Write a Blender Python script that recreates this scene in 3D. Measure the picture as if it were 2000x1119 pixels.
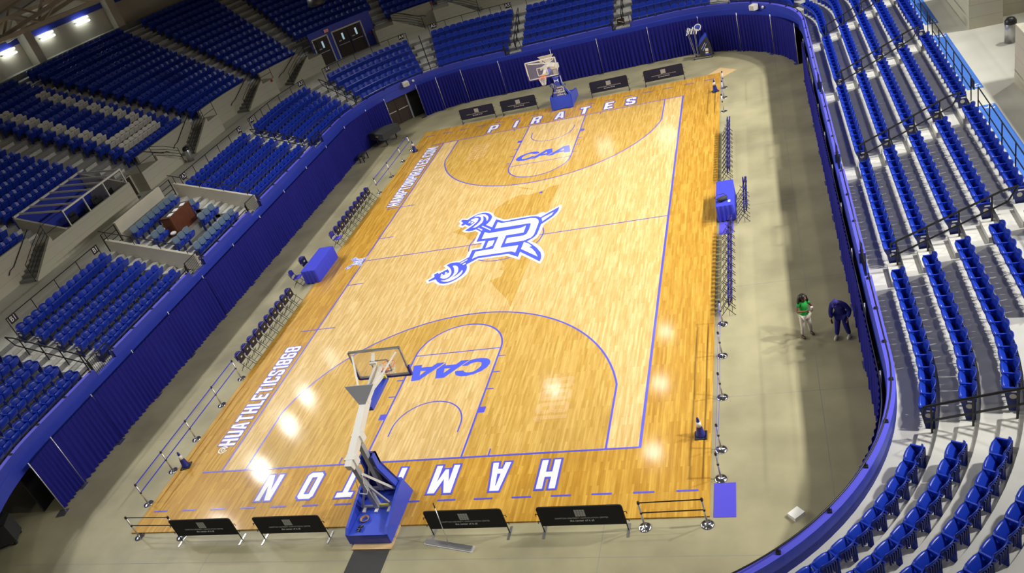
import bpy, bmesh, math, random
from math import sin, cos, pi, radians, hypot, atan2, sqrt
from mathutils import Vector, Matrix
from mathutils.geometry import tessellate_polygon
random.seed(7)
SC = bpy.context.scene
COL = SC.collection
for o in list(bpy.data.objects): bpy.data.objects.remove(o)

# ------------------------------------------------------------------ camera
CAMP = (12.7864, -32.2845, 17.1813)
CAMR = (1.032557, 0.285059, 0.223299)
cd = bpy.data.cameras.new('camera'); cam = bpy.data.objects.new('camera', cd); COL.objects.link(cam)
cam.location = CAMP; cam.rotation_euler = CAMR
cd.sensor_width = 36; cd.lens = 1605.869 / 2000 * 36; cd.clip_start = .1; cd.clip_end = 400
SC.camera = cam
SC.view_settings.view_transform = 'Standard'; SC.view_settings.look = 'None'
SC.view_settings.exposure = -1.92; SC.view_settings.gamma = 1; SC.view_settings.use_curve_mapping = False
SC.cycles.use_denoising = True
SC.cycles.max_bounces = 6; SC.cycles.diffuse_bounces = 3; SC.cycles.glossy_bounces = 3
SC.cycles.transmission_bounces = 4; SC.cycles.transparent_max_bounces = 6
SC.cycles.caustics_reflective = False; SC.cycles.caustics_refractive = False

# ------------------------------------------------------------------ world and lamps
wd = bpy.data.worlds.new('hall'); SC.world = wd; wd.use_nodes = True
wd.node_tree.nodes['Background'].inputs[0].default_value = (1.0, .97, .88, 1)
wd.node_tree.nodes['Background'].inputs[1].default_value = .20

def area(name, loc, aim, size, power, spread=140, col=(1, .98, .93), sy=None):
    l = bpy.data.lights.new(name, 'AREA'); l.shape = 'RECTANGLE'; l.size = size; l.size_y = sy or size
    l.energy = power; l.color = col; l.spread = radians(spread)
    o = bpy.data.objects.new(name, l); COL.objects.link(o); o.location = loc
    o.rotation_euler = (Vector(aim) - Vector(loc)).to_track_quat('-Z', 'Y').to_euler()
    return o
# flood lamps on the two long catwalks, a few over the middle, added fill lamps and three low ones beyond the far end
for i, y in enumerate((-16, -9, -2, 3.5, 8.1, 11.3, 16.1)):
    area('floodlight_west', (-24.6, y, 17), (5, y * .95, 0), 1.3, 2250, 92)
for i, y in enumerate((-16, -9.5, -3, 3.5, 10, 16.5)):
    area('floodlight_east', (25.5, y, 17), (6, y * .95, 0), .8, 2350, 74)
for x, y in ((3.4, 3), (3.4, 9.2), (3.4, 14.8), (-3.9, 9.5), (-4, -14), (4, -20)):
    area('ceiling_or_fill_lamp', (x, y, 17), (x, y, 0), .9, 620)
for x, y in ((19.5, 4), (19, -10), (12, -27), (-8, -27), (-3, -24)):  # fill lamps added to brighten the east concourse, more over the near end
    area('ceiling_or_fill_lamp', (x, y, 17), (x, y + 3, 0), .9, 620)
for x, y in ((-3.2, 40), (-6.8, 40), (2.8, 40)):
    area('far_lamp', (x, y, 13), (x * .3, 10, 0), 1.6, 90, 120)

# ------------------------------------------------------------------ materials
def mat(name, col, rough=.5, metal=0, spec=.5, coat=0, emit=None, es=0, noise=None, bump=None, alpha=None, trans=0):
    m = bpy.data.materials.new(name); m.use_nodes = True
    n = m.node_tree; b = n.nodes['Principled BSDF']
    b.inputs['Base Color'].default_value = (*col, 1); b.inputs['Roughness'].default_value = rough
    b.inputs['Metallic'].default_value = metal; b.inputs['Specular IOR Level'].default_value = spec
    b.inputs['Coat Weight'].default_value = coat; b.inputs['Coat Roughness'].default_value = .08
    if emit: b.inputs['Emission Color'].default_value = (*emit, 1); b.inputs['Emission Strength'].default_value = es
    if trans: b.inputs['Transmission Weight'].default_value = trans
    if alpha is not None: b.inputs['Alpha'].default_value = alpha
    if noise:                              # (scale, darker factor, detail)
        sc, k = noise[0], noise[1]
        tc = n.nodes.new('ShaderNodeTexCoord'); t = n.nodes.new('ShaderNodeTexNoise'); r = n.nodes.new('ShaderNodeValToRGB')
        mp = n.nodes.new('ShaderNodeMapping'); n.links.new(tc.outputs['Object'], mp.inputs[0])
        if len(noise) > 2: mp.inputs['Scale'].default_value = noise[2]
        t.inputs['Scale'].default_value = sc; t.inputs['Detail'].default_value = 5
        n.links.new(mp.outputs[0], t.inputs['Vector']); n.links.new(t.outputs['Fac'], r.inputs[0])
        r.color_ramp.elements[0].position = .3; r.color_ramp.elements[1].position = .7
        r.color_ramp.elements[0].color = (*[c * k for c in col], 1); r.color_ramp.elements[1].color = (*col, 1)
        n.links.new(r.outputs[0], b.inputs['Base Color'])
        if bump:
            bp = n.nodes.new('ShaderNodeBump'); bp.inputs['Strength'].default_value = bump; bp.inputs['Distance'].default_value = .02
            n.links.new(t.outputs['Fac'], bp.inputs['Height']); n.links.new(bp.outputs[0], b.inputs['Normal'])
    return m

def wood(name, c1, c2, rough=.10):
    """strip flooring that runs along Y: narrow strips, each with a tint of its own"""
    m = bpy.data.materials.new(name); m.use_nodes = True; n = m.node_tree; b = n.nodes['Principled BSDF']
    tc = n.nodes.new('ShaderNodeTexCoord'); mp = n.nodes.new('ShaderNodeMapping'); br = n.nodes.new('ShaderNodeTexBrick')
    mp.inputs['Rotation'].default_value = (0, 0, pi / 2)
    n.links.new(tc.outputs['Object'], mp.inputs[0]); n.links.new(mp.outputs[0], br.inputs['Vector'])
    br.inputs['Scale'].default_value = 1; br.inputs['Brick Width'].default_value = .95; br.inputs['Row Height'].default_value = .07
    br.inputs['Mortar Size'].default_value = .0012; br.inputs['Mortar Smooth'].default_value = .5; br.inputs['Bias'].default_value = .1
    br.offset = .37; br.offset_frequency = 3
    br.inputs['Color1'].default_value = (*c1, 1); br.inputs['Color2'].default_value = (*c2, 1)
    br.inputs['Mortar'].default_value = (*[c * .55 for c in c2], 1)
    ns = n.nodes.new('ShaderNodeTexNoise'); ns.inputs['Scale'].default_value = 2.2; ns.inputs['Detail'].default_value = 6
    mp2 = n.nodes.new('ShaderNodeMapping'); mp2.inputs['Scale'].default_value = (5, .5, 1)
    n.links.new(tc.outputs['Object'], mp2.inputs[0]); n.links.new(mp2.outputs[0], ns.inputs['Vector'])
    mx = n.nodes.new('ShaderNodeMix'); mx.data_type = 'RGBA'; mx.blend_type = 'MULTIPLY'; mx.inputs[0].default_value = 1
    rp = n.nodes.new('ShaderNodeValToRGB'); rp.color_ramp.elements[0].position = .3; rp.color_ramp.elements[1].position = .68
    rp.color_ramp.elements[0].color = (.82, .74, .6, 1); rp.color_ramp.elements[1].color = (1.05, 1.05, 1.05, 1)
    n.links.new(ns.outputs['Fac'], rp.inputs[0]); n.links.new(br.outputs['Color'], mx.inputs[6]); n.links.new(rp.outputs[0], mx.inputs[7])
    n.links.new(mx.outputs[2], b.inputs['Base Color'])
    b.inputs['Roughness'].default_value = .4; b.inputs['Specular IOR Level'].default_value = .3
    b.inputs['Coat Weight'].default_value = .35; b.inputs['Coat Roughness'].default_value = rough
    return m

def courses(name, col, h=.5):
    """painted block wall: level joints every h metres"""
    m = bpy.data.materials.new(name); m.use_nodes = True; n = m.node_tree; b = n.nodes['Principled BSDF']
    tc = n.nodes.new('ShaderNodeTexCoord'); sp = n.nodes.new('ShaderNodeSeparateXYZ'); n.links.new(tc.outputs['Object'], sp.inputs[0])
    d = n.nodes.new('ShaderNodeMath'); d.operation = 'DIVIDE'; d.inputs[1].default_value = h; n.links.new(sp.outputs[2], d.inputs[0])
    f = n.nodes.new('ShaderNodeMath'); f.operation = 'FRACT'; n.links.new(d.outputs[0], f.inputs[0])
    r = n.nodes.new('ShaderNodeValToRGB'); n.links.new(f.outputs[0], r.inputs[0])
    e = r.color_ramp.elements; e[0].position = 0; e[0].color = (*[c * .6 for c in col], 1); e[1].position = .05; e[1].color = (*col, 1)
    ns = n.nodes.new('ShaderNodeTexNoise'); ns.inputs['Scale'].default_value = .8; ns.inputs['Detail'].default_value = 4
    mx = n.nodes.new('ShaderNodeMix'); mx.data_type = 'RGBA'; mx.blend_type = 'MULTIPLY'; mx.inputs[0].default_value = .25
    n.links.new(r.outputs[0], mx.inputs[6]); n.links.new(ns.outputs['Color'], mx.inputs[7]); n.links.new(mx.outputs[2], b.inputs['Base Color'])
    b.inputs['Roughness'].default_value = .7
    return m

M = {}
M['floor'] = mat('sealed_concrete', (.43, .39, .235), .42, noise=(.5, .66), spec=.4)
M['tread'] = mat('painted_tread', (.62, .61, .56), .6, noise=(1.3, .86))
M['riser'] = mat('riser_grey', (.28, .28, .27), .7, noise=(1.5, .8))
M['conc'] = mat('concourse_paint', (.66, .65, .57), .5, noise=(.7, .88))
M['block'] = courses('block_wall_beige', (.60, .56, .44))
M['beige'] = mat('beige_render', (.66, .62, .5), .6, noise=(1, .9))
M['paint'] = mat('blue_wall_paint', (.035, .06, .50), .45, noise=(.8, .88))
M['ledge'] = mat('blue_ledge_paint', (.11, .11, .72), .35)
M['dark'] = mat('recess_shade', (.012, .012, .014), .9)  # near-black colour paints in the darkness of the unlit recesses
M['black'] = mat('black_steel', (.012, .012, .013), .4)
M['seat'] = mat('blue_seat_plastic', (.010, .04, .42), .3, spec=.5)
M['seatback'] = mat('blue_seat_back_plastic', (.010, .035, .34), .32, spec=.5)
M['white_seat'] = mat('white_seat_plastic', (.72, .70, .62), .4)
M['grey_cover'] = mat('grey_seat_cover', (.17, .25, .33), .75, noise=(30, .85))
M['std'] = mat('blue_end_panel', (.012, .022, .16), .45)
M['drape'] = mat('blue_velour', (.018, .018, .23), .85, spec=.15, noise=(6, .8, (3, 3, .4)))
M['pole'] = mat('aluminium_pole', (.75, .72, .68), .35, .7)
M['chrome'] = mat('chrome', (.82, .82, .83), .12, 1)
M['steel'] = mat('brushed_steel', (.55, .55, .56), .32, .9)
M['white'] = mat('white_enamel', (.80, .78, .72), .4)
M['grey'] = mat('grey_enamel', (.36, .36, .38), .45)
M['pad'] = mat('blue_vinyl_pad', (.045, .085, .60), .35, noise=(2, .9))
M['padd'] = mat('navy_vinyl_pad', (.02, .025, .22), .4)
M['cloth'] = mat('royal_blue_cloth', (.055, .065, .62), .8, spec=.2, noise=(8, .92))
M['matblue'] = mat('blue_carpet', (.10, .085, .62), .95, spec=.1)
M['line'] = mat('court_line_blue', (.10, .10, .74), .3, coat=.3)
M['lwhite'] = mat('court_white', (.93, .92, .90), .3, coat=.3)
M['logoblue'] = mat('court_logo_blue', (.09, .13, .86), .3, coat=.3)
M['wl'] = wood('maple_light', (.88, .66, .32), (.72, .49, .18))
M['wm'] = wood('maple_medium', (.76, .51, .15), (.60, .37, .075))
M['wd'] = wood('maple_stained', (.71, .43, .075), (.53, .28, .032))
M['wn'] = wood('maple_number', (.80, .55, .24), (.68, .43, .15))
M['banner'] = mat('black_banner_cloth', (.010, .010, .013), .8)
M['bannerhaze'] = mat('hazed_banner_cloth', (.012, .014, .045), .7)  # black cloth; haze over the distance put into the colour as navy
M['print'] = mat('grey_print', (.55, .55, .55), .7)
M['wprint'] = mat('white_print', (.9, .9, .9), .6)
M['orange'] = mat('orange_rim', (.85, .16, .03), .4)
M['net'] = mat('white_net', (.85, .84, .80), .8)
M['door'] = mat('dark_walnut_door', (.035, .017, .010), .5, noise=(2, .7, (8, 8, .6)))
M['bench'] = mat('stained_bar_wood', (.16, .045, .015), .45, noise=(2.5, .6, (6, 6, .8)))
M['glass'] = mat('board_glass', (.97, .98, .97), .02, spec=.5, alpha=.10)
M['doorglass'] = mat('lit_door_glass', (.6, .75, .85), .2, emit=(.55, .85, 1), es=1.6)
M['tube'] = mat('fluorescent_tube', (1, 1, 1), .3, emit=(.93, 1, .97), es=26)
M['exit'] = mat('exit_sign_red', (.6, .06, .04), .5, emit=(1, .12, .08), es=.5)
M['patch'] = mat('blue_floor_paint', (.055, .19, .66), .45)
M['ply'] = mat('raw_plywood', (.72, .50, .24), .6, noise=(3, .8, (1, 6, 1)))
M['rubber'] = mat('black_rubber', (.035, .035, .036), .75)
M['skin'] = mat('brown_skin', (.20, .085, .045), .5)
M['hair'] = mat('black_hair', (.012, .009, .008), .45)
M['green'] = mat('green_knit', (.015, .36, .05), .8)
M['ivory'] = mat('ivory_trousers', (.66, .60, .50), .8)
M['navy'] = mat('royal_sweatsuit', (.012, .014, .19), .85)
M['cap'] = mat('purple_blue_cap', (.035, .025, .24), .8)
M['leather'] = mat('brown_leather', (.05, .018, .010), .35)
M['paper'] = mat('white_paper', (.88, .88, .86), .7)
M['tan'] = mat('tan_rope', (.42, .25, .14), .8)
M['yellow'] = mat('yellow_sticker', (.85, .75, .05), .5)
M['red'] = mat('red_alarm', (.55, .04, .03), .4)
M['roof'] = mat('roof_deck', (.62, .58, .46), .8, noise=(.6, .8))
M['truss'] = mat('truss_paint', (.58, .54, .42), .7)

# ------------------------------------------------------------------ mesh helpers
class MB:
    def __init__(s): s.v = []; s.f = []; s.m = []; s.mi = 0
    def add(s, vs, fs):
        k = len(s.v); s.v += [tuple(p) for p in vs]; s.f += [tuple(i + k for i in f) for f in fs]; s.m += [s.mi] * len(fs); return s
    def box(s, x0, x1, y0, y1, z0, z1, T=None):
        vs = [Vector((x, y, z)) for z in (z0, z1) for y in (y0, y1) for x in (x0, x1)]
        if T: vs = [T @ p for p in vs]
        return s.add(vs, [(0, 2, 3, 1), (4, 5, 7, 6), (0, 1, 5, 4), (2, 6, 7, 3), (0, 4, 6, 2), (1, 3, 7, 5)])
    def bar(s, a, b, w, h, up=(0, 0, 1)):
        a, b = Vector(a), Vector(b); d = (b - a).normalized(); u = Vector(up)
        if abs(d.dot(u)) > .98: u = Vector((1, 0, 0))
        x = d.cross(u).normalized(); y = x.cross(d).normalized()
        vs = [p + x * (i * w / 2) + y * (j * h / 2) for p in (a, b) for i, j in ((-1, -1), (1, -1), (1, 1), (-1, 1))]
        return s.add(vs, [(3, 2, 1, 0), (4, 5, 6, 7), (0, 1, 5, 4), (1, 2, 6, 5), (2, 3, 7, 6), (3, 0, 4, 7)])
    def tube(s, pts, r, n=6, closed=False, cap=True):
        P = [Vector(p) for p in pts]; N = len(P); rs = r if isinstance(r, (list, tuple)) else [r] * N; vs = []; fs = []
        prev = None
        for i, p in enumerate(P):
            a = P[i - 1] if (i or closed) else p; b = P[(i + 1) % N] if (i < N - 1 or closed) else p
            t = (b - a).normalized()
            u = prev if prev is not None else Vector((0, 0, 1))
            if abs(t.dot(u)) > .97: u = Vector((1, 0, 0)) if abs(t.x) < .9 else Vector((0, 1, 0))
            x = t.cross(u).normalized(); y = x.cross(t).normalized(); prev = y
            vs += [p + (x * cos(2 * pi * k / n) + y * sin(2 * pi * k / n)) * rs[i] for k in range(n)]
        for i in range(N if closed else N - 1):
            j = (i + 1) % N
            fs += [(i * n + k, i * n + (k + 1) % n, j * n + (k + 1) % n, j * n + k) for k in range(n)]
        if cap and not closed: fs += [tuple(range(n - 1, -1, -1)), tuple((N - 1) * n + k for k in range(n))]
        return s.add(vs, fs)
    def lathe(s, prof, n=16, c=(0, 0, 0)):
        vs = [(c[0] + r * cos(2 * pi * k / n), c[1] + r * sin(2 * pi * k / n), c[2] + z) for r, z in prof for k in range(n)]
        fs = [(i * n + k, i * n + (k + 1) % n, (i + 1) * n + (k + 1) % n, (i + 1) * n + k) for i in range(len(prof) - 1) for k in range(n)]
        fs += [tuple(range(n - 1, -1, -1)), tuple((len(prof) - 1) * n + k for k in range(n))]
        return s.add(vs, fs)
    def ball(s, c, r, n=10, sc=(1, 1, 1)):
        m = max(4, n // 2 + 1)
        return s.lathe_sc([(r * sin(pi * i / m), -r * cos(pi * i / m)) for i in range(m + 1)], n, c, sc)
    def lathe_sc(s, prof, n, c, sc):
        k0 = len(s.v); s.lathe(prof, n)
        for i in range(k0, len(s.v)): p = s.v[i]; s.v[i] = (p[0] * sc[0] + c[0], p[1] * sc[1] + c[1], p[2] * sc[2] + c[2])
        return s
    def prism(s, poly, a, b, ax=2, T=None):
        """poly extruded from a to b along axis ax (0: poly is y,z  1: x,z  2: x,y)"""
        def mk(p, t): return Vector((t, p[0], p[1])) if ax == 0 else Vector((p[0], t, p[1])) if ax == 1 else Vector((p[0], p[1], t))
        n = len(poly); vs = [mk(p, a) for p in poly] + [mk(p, b) for p in poly]
        if T: vs = [T @ p for p in vs]
        tri = tessellate_polygon([[Vector((p[0], p[1], 0)) for p in poly]])
        fs = [tuple(t) for t in tri] + [tuple(i + n for i in reversed(t)) for t in tri] + [(i, (i + 1) % n, (i + 1) % n + n, i + n) for i in range(n)]
        return s.add(vs, fs)
    def build(s, name, m=None, parent=None, smooth=False, loc=None, fix=True):
        me = bpy.data.meshes.new(name); me.from_pydata(s.v, [], s.f)
        for x in (m if isinstance(m, (list, tuple)) else [m]):
            if x: me.materials.append(M[x] if isinstance(x, str) else x)
        if any(s.m): me.polygons.foreach_set('material_index', s.m)
        if fix:
            bm = bmesh.new(); bm.from_mesh(me); bmesh.ops.recalc_face_normals(bm, faces=bm.faces); bm.to_mesh(me); bm.free()
        if smooth: me.polygons.foreach_set('use_smooth', [True] * len(me.polygons))
        me.update()
        o = bpy.data.objects.new(name, me); COL.objects.link(o)
        if parent: o.parent = parent
        if loc: o.location = loc
        return o
def tag(o, label, cat, group=None):
    o['label'] = label; o['category'] = cat
    if group: o['group'] = group
    return o
def thing(name, label, cat, loc=(0, 0, 0), rz=0, group=None):
    o = bpy.data.objects.new(name, None); COL.objects.link(o); o.empty_display_size = .2
    o.location = loc; o.rotation_euler = (0, 0, rz); return tag(o, label, cat, group)
def struct(o): o['kind'] = 'structure'; return o
CH = {}
def kids(o): return [c for c in bpy.data.objects if c.parent == o]
def snapshot(o):
    """the tree under o, once, so that copies need no scan of the whole scene"""
    return (o, [snapshot(c) for c in kids(o)])
def copy_tree(t, loc=None, rz=None, label=None, parent=None, group=None):
    o, ch = t; c = o.copy(); COL.objects.link(c)
    if parent: c.parent = parent
    if loc is not None: c.location = loc
    if rz is not None: c.rotation_euler = (0, 0, rz)
    if label: c['label'] = label
    if group: c['group'] = group
    for k in ch: copy_tree(k, parent=c)
    return c
def text(name, s, size, parent, loc, rot, m, ax='CENTER', sx=1, ext=.002):
    cu = bpy.data.curves.new(name, 'FONT'); cu.body = s; cu.size = size; cu.align_x = ax; cu.align_y = 'CENTER'; cu.extrude = ext
    cu.materials.append(M[m]); cu.resolution_u = 2
    key = (s, size, m)
    if key not in TXT:
        q = bpy.data.objects.new(name, cu); COL.objects.link(q); dg = bpy.context.evaluated_depsgraph_get(); dg.update()
        TXT[key] = bpy.data.meshes.new_from_object(q.evaluated_get(dg)); bpy.data.objects.remove(q)
    o = bpy.data.objects.new(name, TXT[key]); COL.objects.link(o); o.parent = parent; o.location = loc; o.rotation_euler = rot; o.scale = (sx, 1, 1)
    return o
TXT = {}
ORD = 'first second third fourth fifth sixth seventh eighth ninth tenth eleventh twelfth thirteenth fourteenth fifteenth sixteenth seventeenth eighteenth nineteenth twentieth'.split()

# ------------------------------------------------------------------ the bowl: a rounded rectangle, s along it, d outwards from the parapet
YF, YN, XC, RC, TOT = 14.6, -14.4, 6.8, 7.7, 133.58
ARCS = ((29.0, 41.095, XC, YF, 0), (54.695, 66.79, -XC, YF, pi / 2), (95.79, 107.885, -XC, YN, pi), (121.485, 133.58, XC, YN, 1.5 * pi))
def rp(s, d):
    s %= TOT
    for a, b, cx, cy, a0 in ARCS:
        if a <= s <= b: t = a0 + (s - a) / RC; return Vector((cx + (RC + d) * cos(t), cy + (RC + d) * sin(t), 0))
    if s < 29: return Vector((14.5 + d, YN + s, 0))
    if s < 54.695: return Vector((XC - (s - 41.095), YF + RC + d, 0))
    if s < 95.79: return Vector((-14.5 - d, YF - (s - 66.79), 0))
    return Vector((-XC + (s - 107.885), YN - RC - d, 0))
def rn(s):
    s %= TOT
    for a, b, cx, cy, a0 in ARCS:
        if a <= s <= b: return a0 + (s - a) / RC
    return 0 if s < 29 else pi / 2 if s < 54.695 else pi if s < 95.79 else 1.5 * pi
def rscale(s, d):
    s %= TOT
    return RC / (RC + d) if any(a <= s <= b for a, b, *_ in ARCS) else 1
def rsteps(s0, s1, st=.42):
    cuts = {s0, s1}; k = 0
    for base in (-TOT, 0, TOT):
        for a, b, *_ in ARCS:
            a, b = a + base, b + base
            lo, hi = max(a, s0), min(b, s1)
            if hi > lo:
                n = max(1, int((hi - lo) / st)); cuts |= {lo + (hi - lo) * i / n for i in range(n + 1)}
    return sorted(cuts)
def sweep(mb, prof, s0, s1, closed=False, mats=None):
    """a strip (or closed ring section) of the profile [(d, z)...] from s0 to s1"""
    S = rsteps(s0, s1); n = len(prof); vs = []
    for s in S:
        for d, z in prof: p = rp(s, d); vs.append((p.x, p.y, z))
    k = n if closed else n - 1; fs = []; ms = []
    for i in range(len(S) - 1):
        for j in range(k):
            a, b = i * n + j, i * n + (j + 1) % n
            fs.append((a, b, b + n, a + n)); ms.append(mats[j] if mats else mb.mi)
    if closed:
        fs += [tuple(range(n)), tuple((len(S) - 1) * n + j for j in range(n - 1, -1, -1))]; ms += [mats[0] if mats else mb.mi] * 2
    mb.add(vs, fs); mb.m[-len(fs):] = ms
    return mb
def sbox(mb, s0, s1, d0, d1, z0, z1): return sweep(mb, [(d0, z0), (d1, z0), (d1, z1), (d0, z1)], s0, s1, True)
def ringmat(s, d, z):
    p = rp(s, d); return Matrix.Translation((p.x, p.y, z)) @ Matrix.Rotation(rn(s) + pi / 2, 4, 'Z')   # local +y looks at the court
LOGO_W=[(-3.27,-2.76),(-3.04,-2.5),(-3.13,-2.3),(-2.84,-2.02),(-2.73,-2.11),(-2.51,-1.9),(-2.73,-1.64),(-2.61,-1.54),(-2.48,-1.42),(-2.26,-1.36),(-1.97,-1.38),(-1.72,-1.14),(-1.74,-1.16),(-1.71,-0.41),(-1.21,-0.37),(-1.22,0.04),(-1.69,0.08),(-1.7,1.13),(-1.91,1.37),(-1.91,1.37),(-2.22,1.33),(-2.51,1.4),(-2.71,1.59),(-2.51,1.88),(-2.68,2.09),(-2.78,1.94),(-3.1,2.21),(-3.03,2.46),(-3.23,2.7),(-3.09,2.99),(-2.79,2.89),(-2.55,3.16),(-2.33,3.35),(-2.06,3.4),(-1.81,3.35),(-1.58,3.2),(-1.39,2.98),(-1.27,2.78),(-1.21,2.63),(-0.57,2.11),(-0.2,2.1),(0.68,2.14),(1.14,2.08),(1.27,2.24),(1.42,2.27),(1.57,2.14),(2.25,2.8),(2.32,2.5),(2.33,2.25),(2.27,1.92),(2.12,1.57),(1.92,1.27),(1.7,0.92),(1.7,0.59),(1.66,0.0),(1.61,-0.27),(1.37,-0.53),(1.64,-0.77),(1.95,-1.18),(2.17,-1.59),(2.28,-1.93),(2.3,-2.28),(2.23,-2.69),(1.15,-1.68),(1.12,-2.07),(0.42,-1.56),(-1.0,-1.54),(-1.34,-1.88),(-1.26,-2.12),(-1.22,-2.39),(-1.23,-2.67),(-1.34,-2.93),(-1.63,-3.25),(-1.89,-3.39),(-2.19,-3.42),(-2.45,-3.32),(-2.64,-3.15),(-2.81,-2.96),(-3.11,-3.07)]
LOGO_B=[(-2.55,1.59),(-2.4,1.78),(-2.24,2.02),(-2.1,2.35),(-2.08,2.61),(-2.14,2.74),(-2.28,2.8),(-2.44,2.75),(-2.55,2.65),(-2.21,2.32),(-2.41,1.99),(-2.72,2.27),(-2.83,2.14),(-2.96,2.28),(-2.88,2.46),(-3.09,2.72),(-3.02,2.84),(-2.72,2.72),(-2.51,3.0),(-2.28,3.19),(-2.03,3.26),(-1.84,3.22),(-1.64,3.09),(-1.45,2.86),(-1.35,2.64),(-1.33,2.38),(-1.38,2.11),(-1.48,1.84),(-1.07,1.49),(-1.05,2.29),(-0.56,1.94),(-0.16,1.93),(-0.26,1.96),(0.87,1.99),(1.09,1.94),(1.25,1.86),(1.38,1.75),(2.18,2.55),(2.2,2.42),(2.19,2.08),(2.04,1.66),(1.83,1.36),(1.55,1.0),(1.55,0.14),(1.54,0.53),(1.53,0.08),(1.45,-0.16),(1.32,-0.32),(1.16,-0.47),(1.46,-0.8),(1.78,-1.21),(2.05,-1.67),(2.15,-2.01),(2.18,-2.25),(2.16,-2.47),(1.01,-1.36),(1.0,-1.8),(0.45,-1.39),(-1.05,-1.4),(-1.52,-1.84),(-1.51,-1.83),(-1.41,-2.06),(-1.37,-2.3),(-1.39,-2.56),(-1.49,-2.8),(-1.69,-3.06),(-1.94,-3.23),(-2.2,-3.27),(-2.41,-3.2),(-2.59,-3.03),(-2.77,-2.77),(-3.06,-2.9),(-3.12,-2.81),(-2.89,-2.55),(-2.98,-2.33),(-2.84,-2.21),(-2.75,-2.32),(-2.4,-2.0),(-2.29,-2.16),(-2.22,-2.34),(-2.58,-2.62),(-2.55,-2.71),(-2.38,-2.83),(-2.21,-2.83),(-2.11,-2.7),(-2.08,-2.5),(-2.12,-2.28),(-2.21,-2.08),(-2.35,-1.86),(-2.57,-1.63),(-2.45,-1.52),(-2.31,-1.47),(-2.12,-1.48),(-1.93,-1.53),(-1.56,-1.15),(-1.57,-0.54),(-1.07,-0.52),(-1.08,0.2),(-1.56,0.23),(-1.57,1.15),(-1.58,1.19),(-1.93,1.54),(-2.09,1.46),(-2.29,1.45)]
LOGO_H=[[(-2.42,2.9),(-2.29,3.08),(-2.04,3.11),(-1.84,3.05),(-1.65,2.84),(-1.54,2.63),(-1.51,2.43),(-1.55,2.25),(-1.64,2.53),(-1.76,2.77),(-1.92,2.88),(-1.82,2.65),(-1.76,2.38),(-1.78,2.13),(-1.9,1.89),(-2.03,1.74),(-2.18,1.77),(-2.02,2.08),(-1.94,2.34),(-1.93,2.56),(-2.0,2.78),(-2.14,2.9),(-2.28,2.93)],
[(-2.57,2.56),(-2.43,2.45),(-2.57,2.31)],
[(-2.41,2.43),(-2.27,2.33),(-2.41,2.19)],
[(-1.65,1.81),(-1.07,1.27),(-1.07,1.17),(-1.69,1.75)],
[(-1.84,1.67),(-1.55,1.4),(-1.56,1.29),(-1.87,1.62)],
[(-2.22,-1.77),(-2.06,-1.78),(-1.94,-1.88),(-1.84,-2.06),(-1.78,-2.31),(-1.78,-2.52),(-1.87,-2.71),(-1.94,-2.87),(-1.73,-2.64),(-1.63,-2.4),(-1.59,-2.25),(-1.53,-2.4),(-1.54,-2.63),(-1.64,-2.86),(-1.84,-3.05),(-2.05,-3.13),(-2.26,-3.09),(-2.47,-2.96),(-2.25,-2.97),(-2.08,-2.86),(-1.97,-2.66),(-1.95,-2.43),(-2.0,-2.21),(-2.1,-1.97)],
[(-2.6,-2.35),(-2.45,-2.49),(-2.59,-2.58)],
[(-2.43,-2.22),(-2.29,-2.36),(-2.42,-2.46)],
[(-1.58,-1.33),(-1.58,-1.42),(-1.81,-1.67),(-1.89,-1.62)],
[(-1.58,-1.64),(-1.57,-1.74),(-1.66,-1.84),(-1.73,-1.75)],
[(-0.88,1.94),(-0.63,1.78),(-0.13,1.78),(0.87,1.82),(1.13,1.74),(1.28,1.58),(1.37,1.37),(1.39,1.19),(1.39,0.58),(1.38,0.08),(1.29,-0.16),(0.97,-0.35),(0.04,-0.37),(0.03,0.14),(0.86,0.15),(0.98,0.27),(1.02,0.69),(1.0,1.21),(0.95,1.29),(0.85,1.3),(-0.1,1.29),(-0.88,1.3)],
[(-1.35,1.09),(-1.09,0.92),(0.53,0.96),(0.78,1.11),(0.79,0.44),(-0.09,0.42),(-0.1,-0.71),(0.79,-0.72),(0.78,-1.37),(0.55,-1.2),(-1.1,-1.21),(-1.36,-1.38),(-1.35,-0.73),(-0.47,-0.7),(-0.47,0.41),(-1.34,0.42)],
[(-0.91,0.11),(-0.59,0.12),(-0.59,-0.39),(-0.9,-0.55)],
[(1.01,-0.49),(1.29,-0.71),(1.51,-1.01),(1.36,-1.02),(1.55,-1.22),(1.77,-1.56),(1.99,-2.03),(1.0,-1.11)],
[(1.46,1.64),(1.99,2.09),(1.93,1.81),(1.56,1.29)]]
MAP=[(-1.41,3.44),(-1.18,3.83),(-0.88,4.26),(-0.55,4.54),(-0.19,4.68),(0.18,4.49),(0.73,4.63),(1.08,4.84),(1.23,5.05),(1.73,5.12),(1.66,2.39),(1.7,0.6),(1.65,-2.34),(1.6,-4.13),(1.56,-5.83),(1.33,-5.32),(1.18,-5.11),(0.96,-4.76),(0.53,-4.22),(0.08,-3.53),(0.53,-3.28),(0.59,-2.86),(0.29,-2.65),(0.5,-2.45),(0.28,-1.99),(-0.44,-1.2),(-1.19,-0.14),(-1.85,0.48),(-2.07,0.6),(-2.44,1.1),(-3.25,1.63),(-2.9,1.94),(-2.34,2.26),(-1.28,2.67)]
MAP2=[(-0.77,5.76),(-0.15,5.43),(0.54,4.95),(-0.26,5.31)]
STAR=[(0.86,4.54)]
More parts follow.
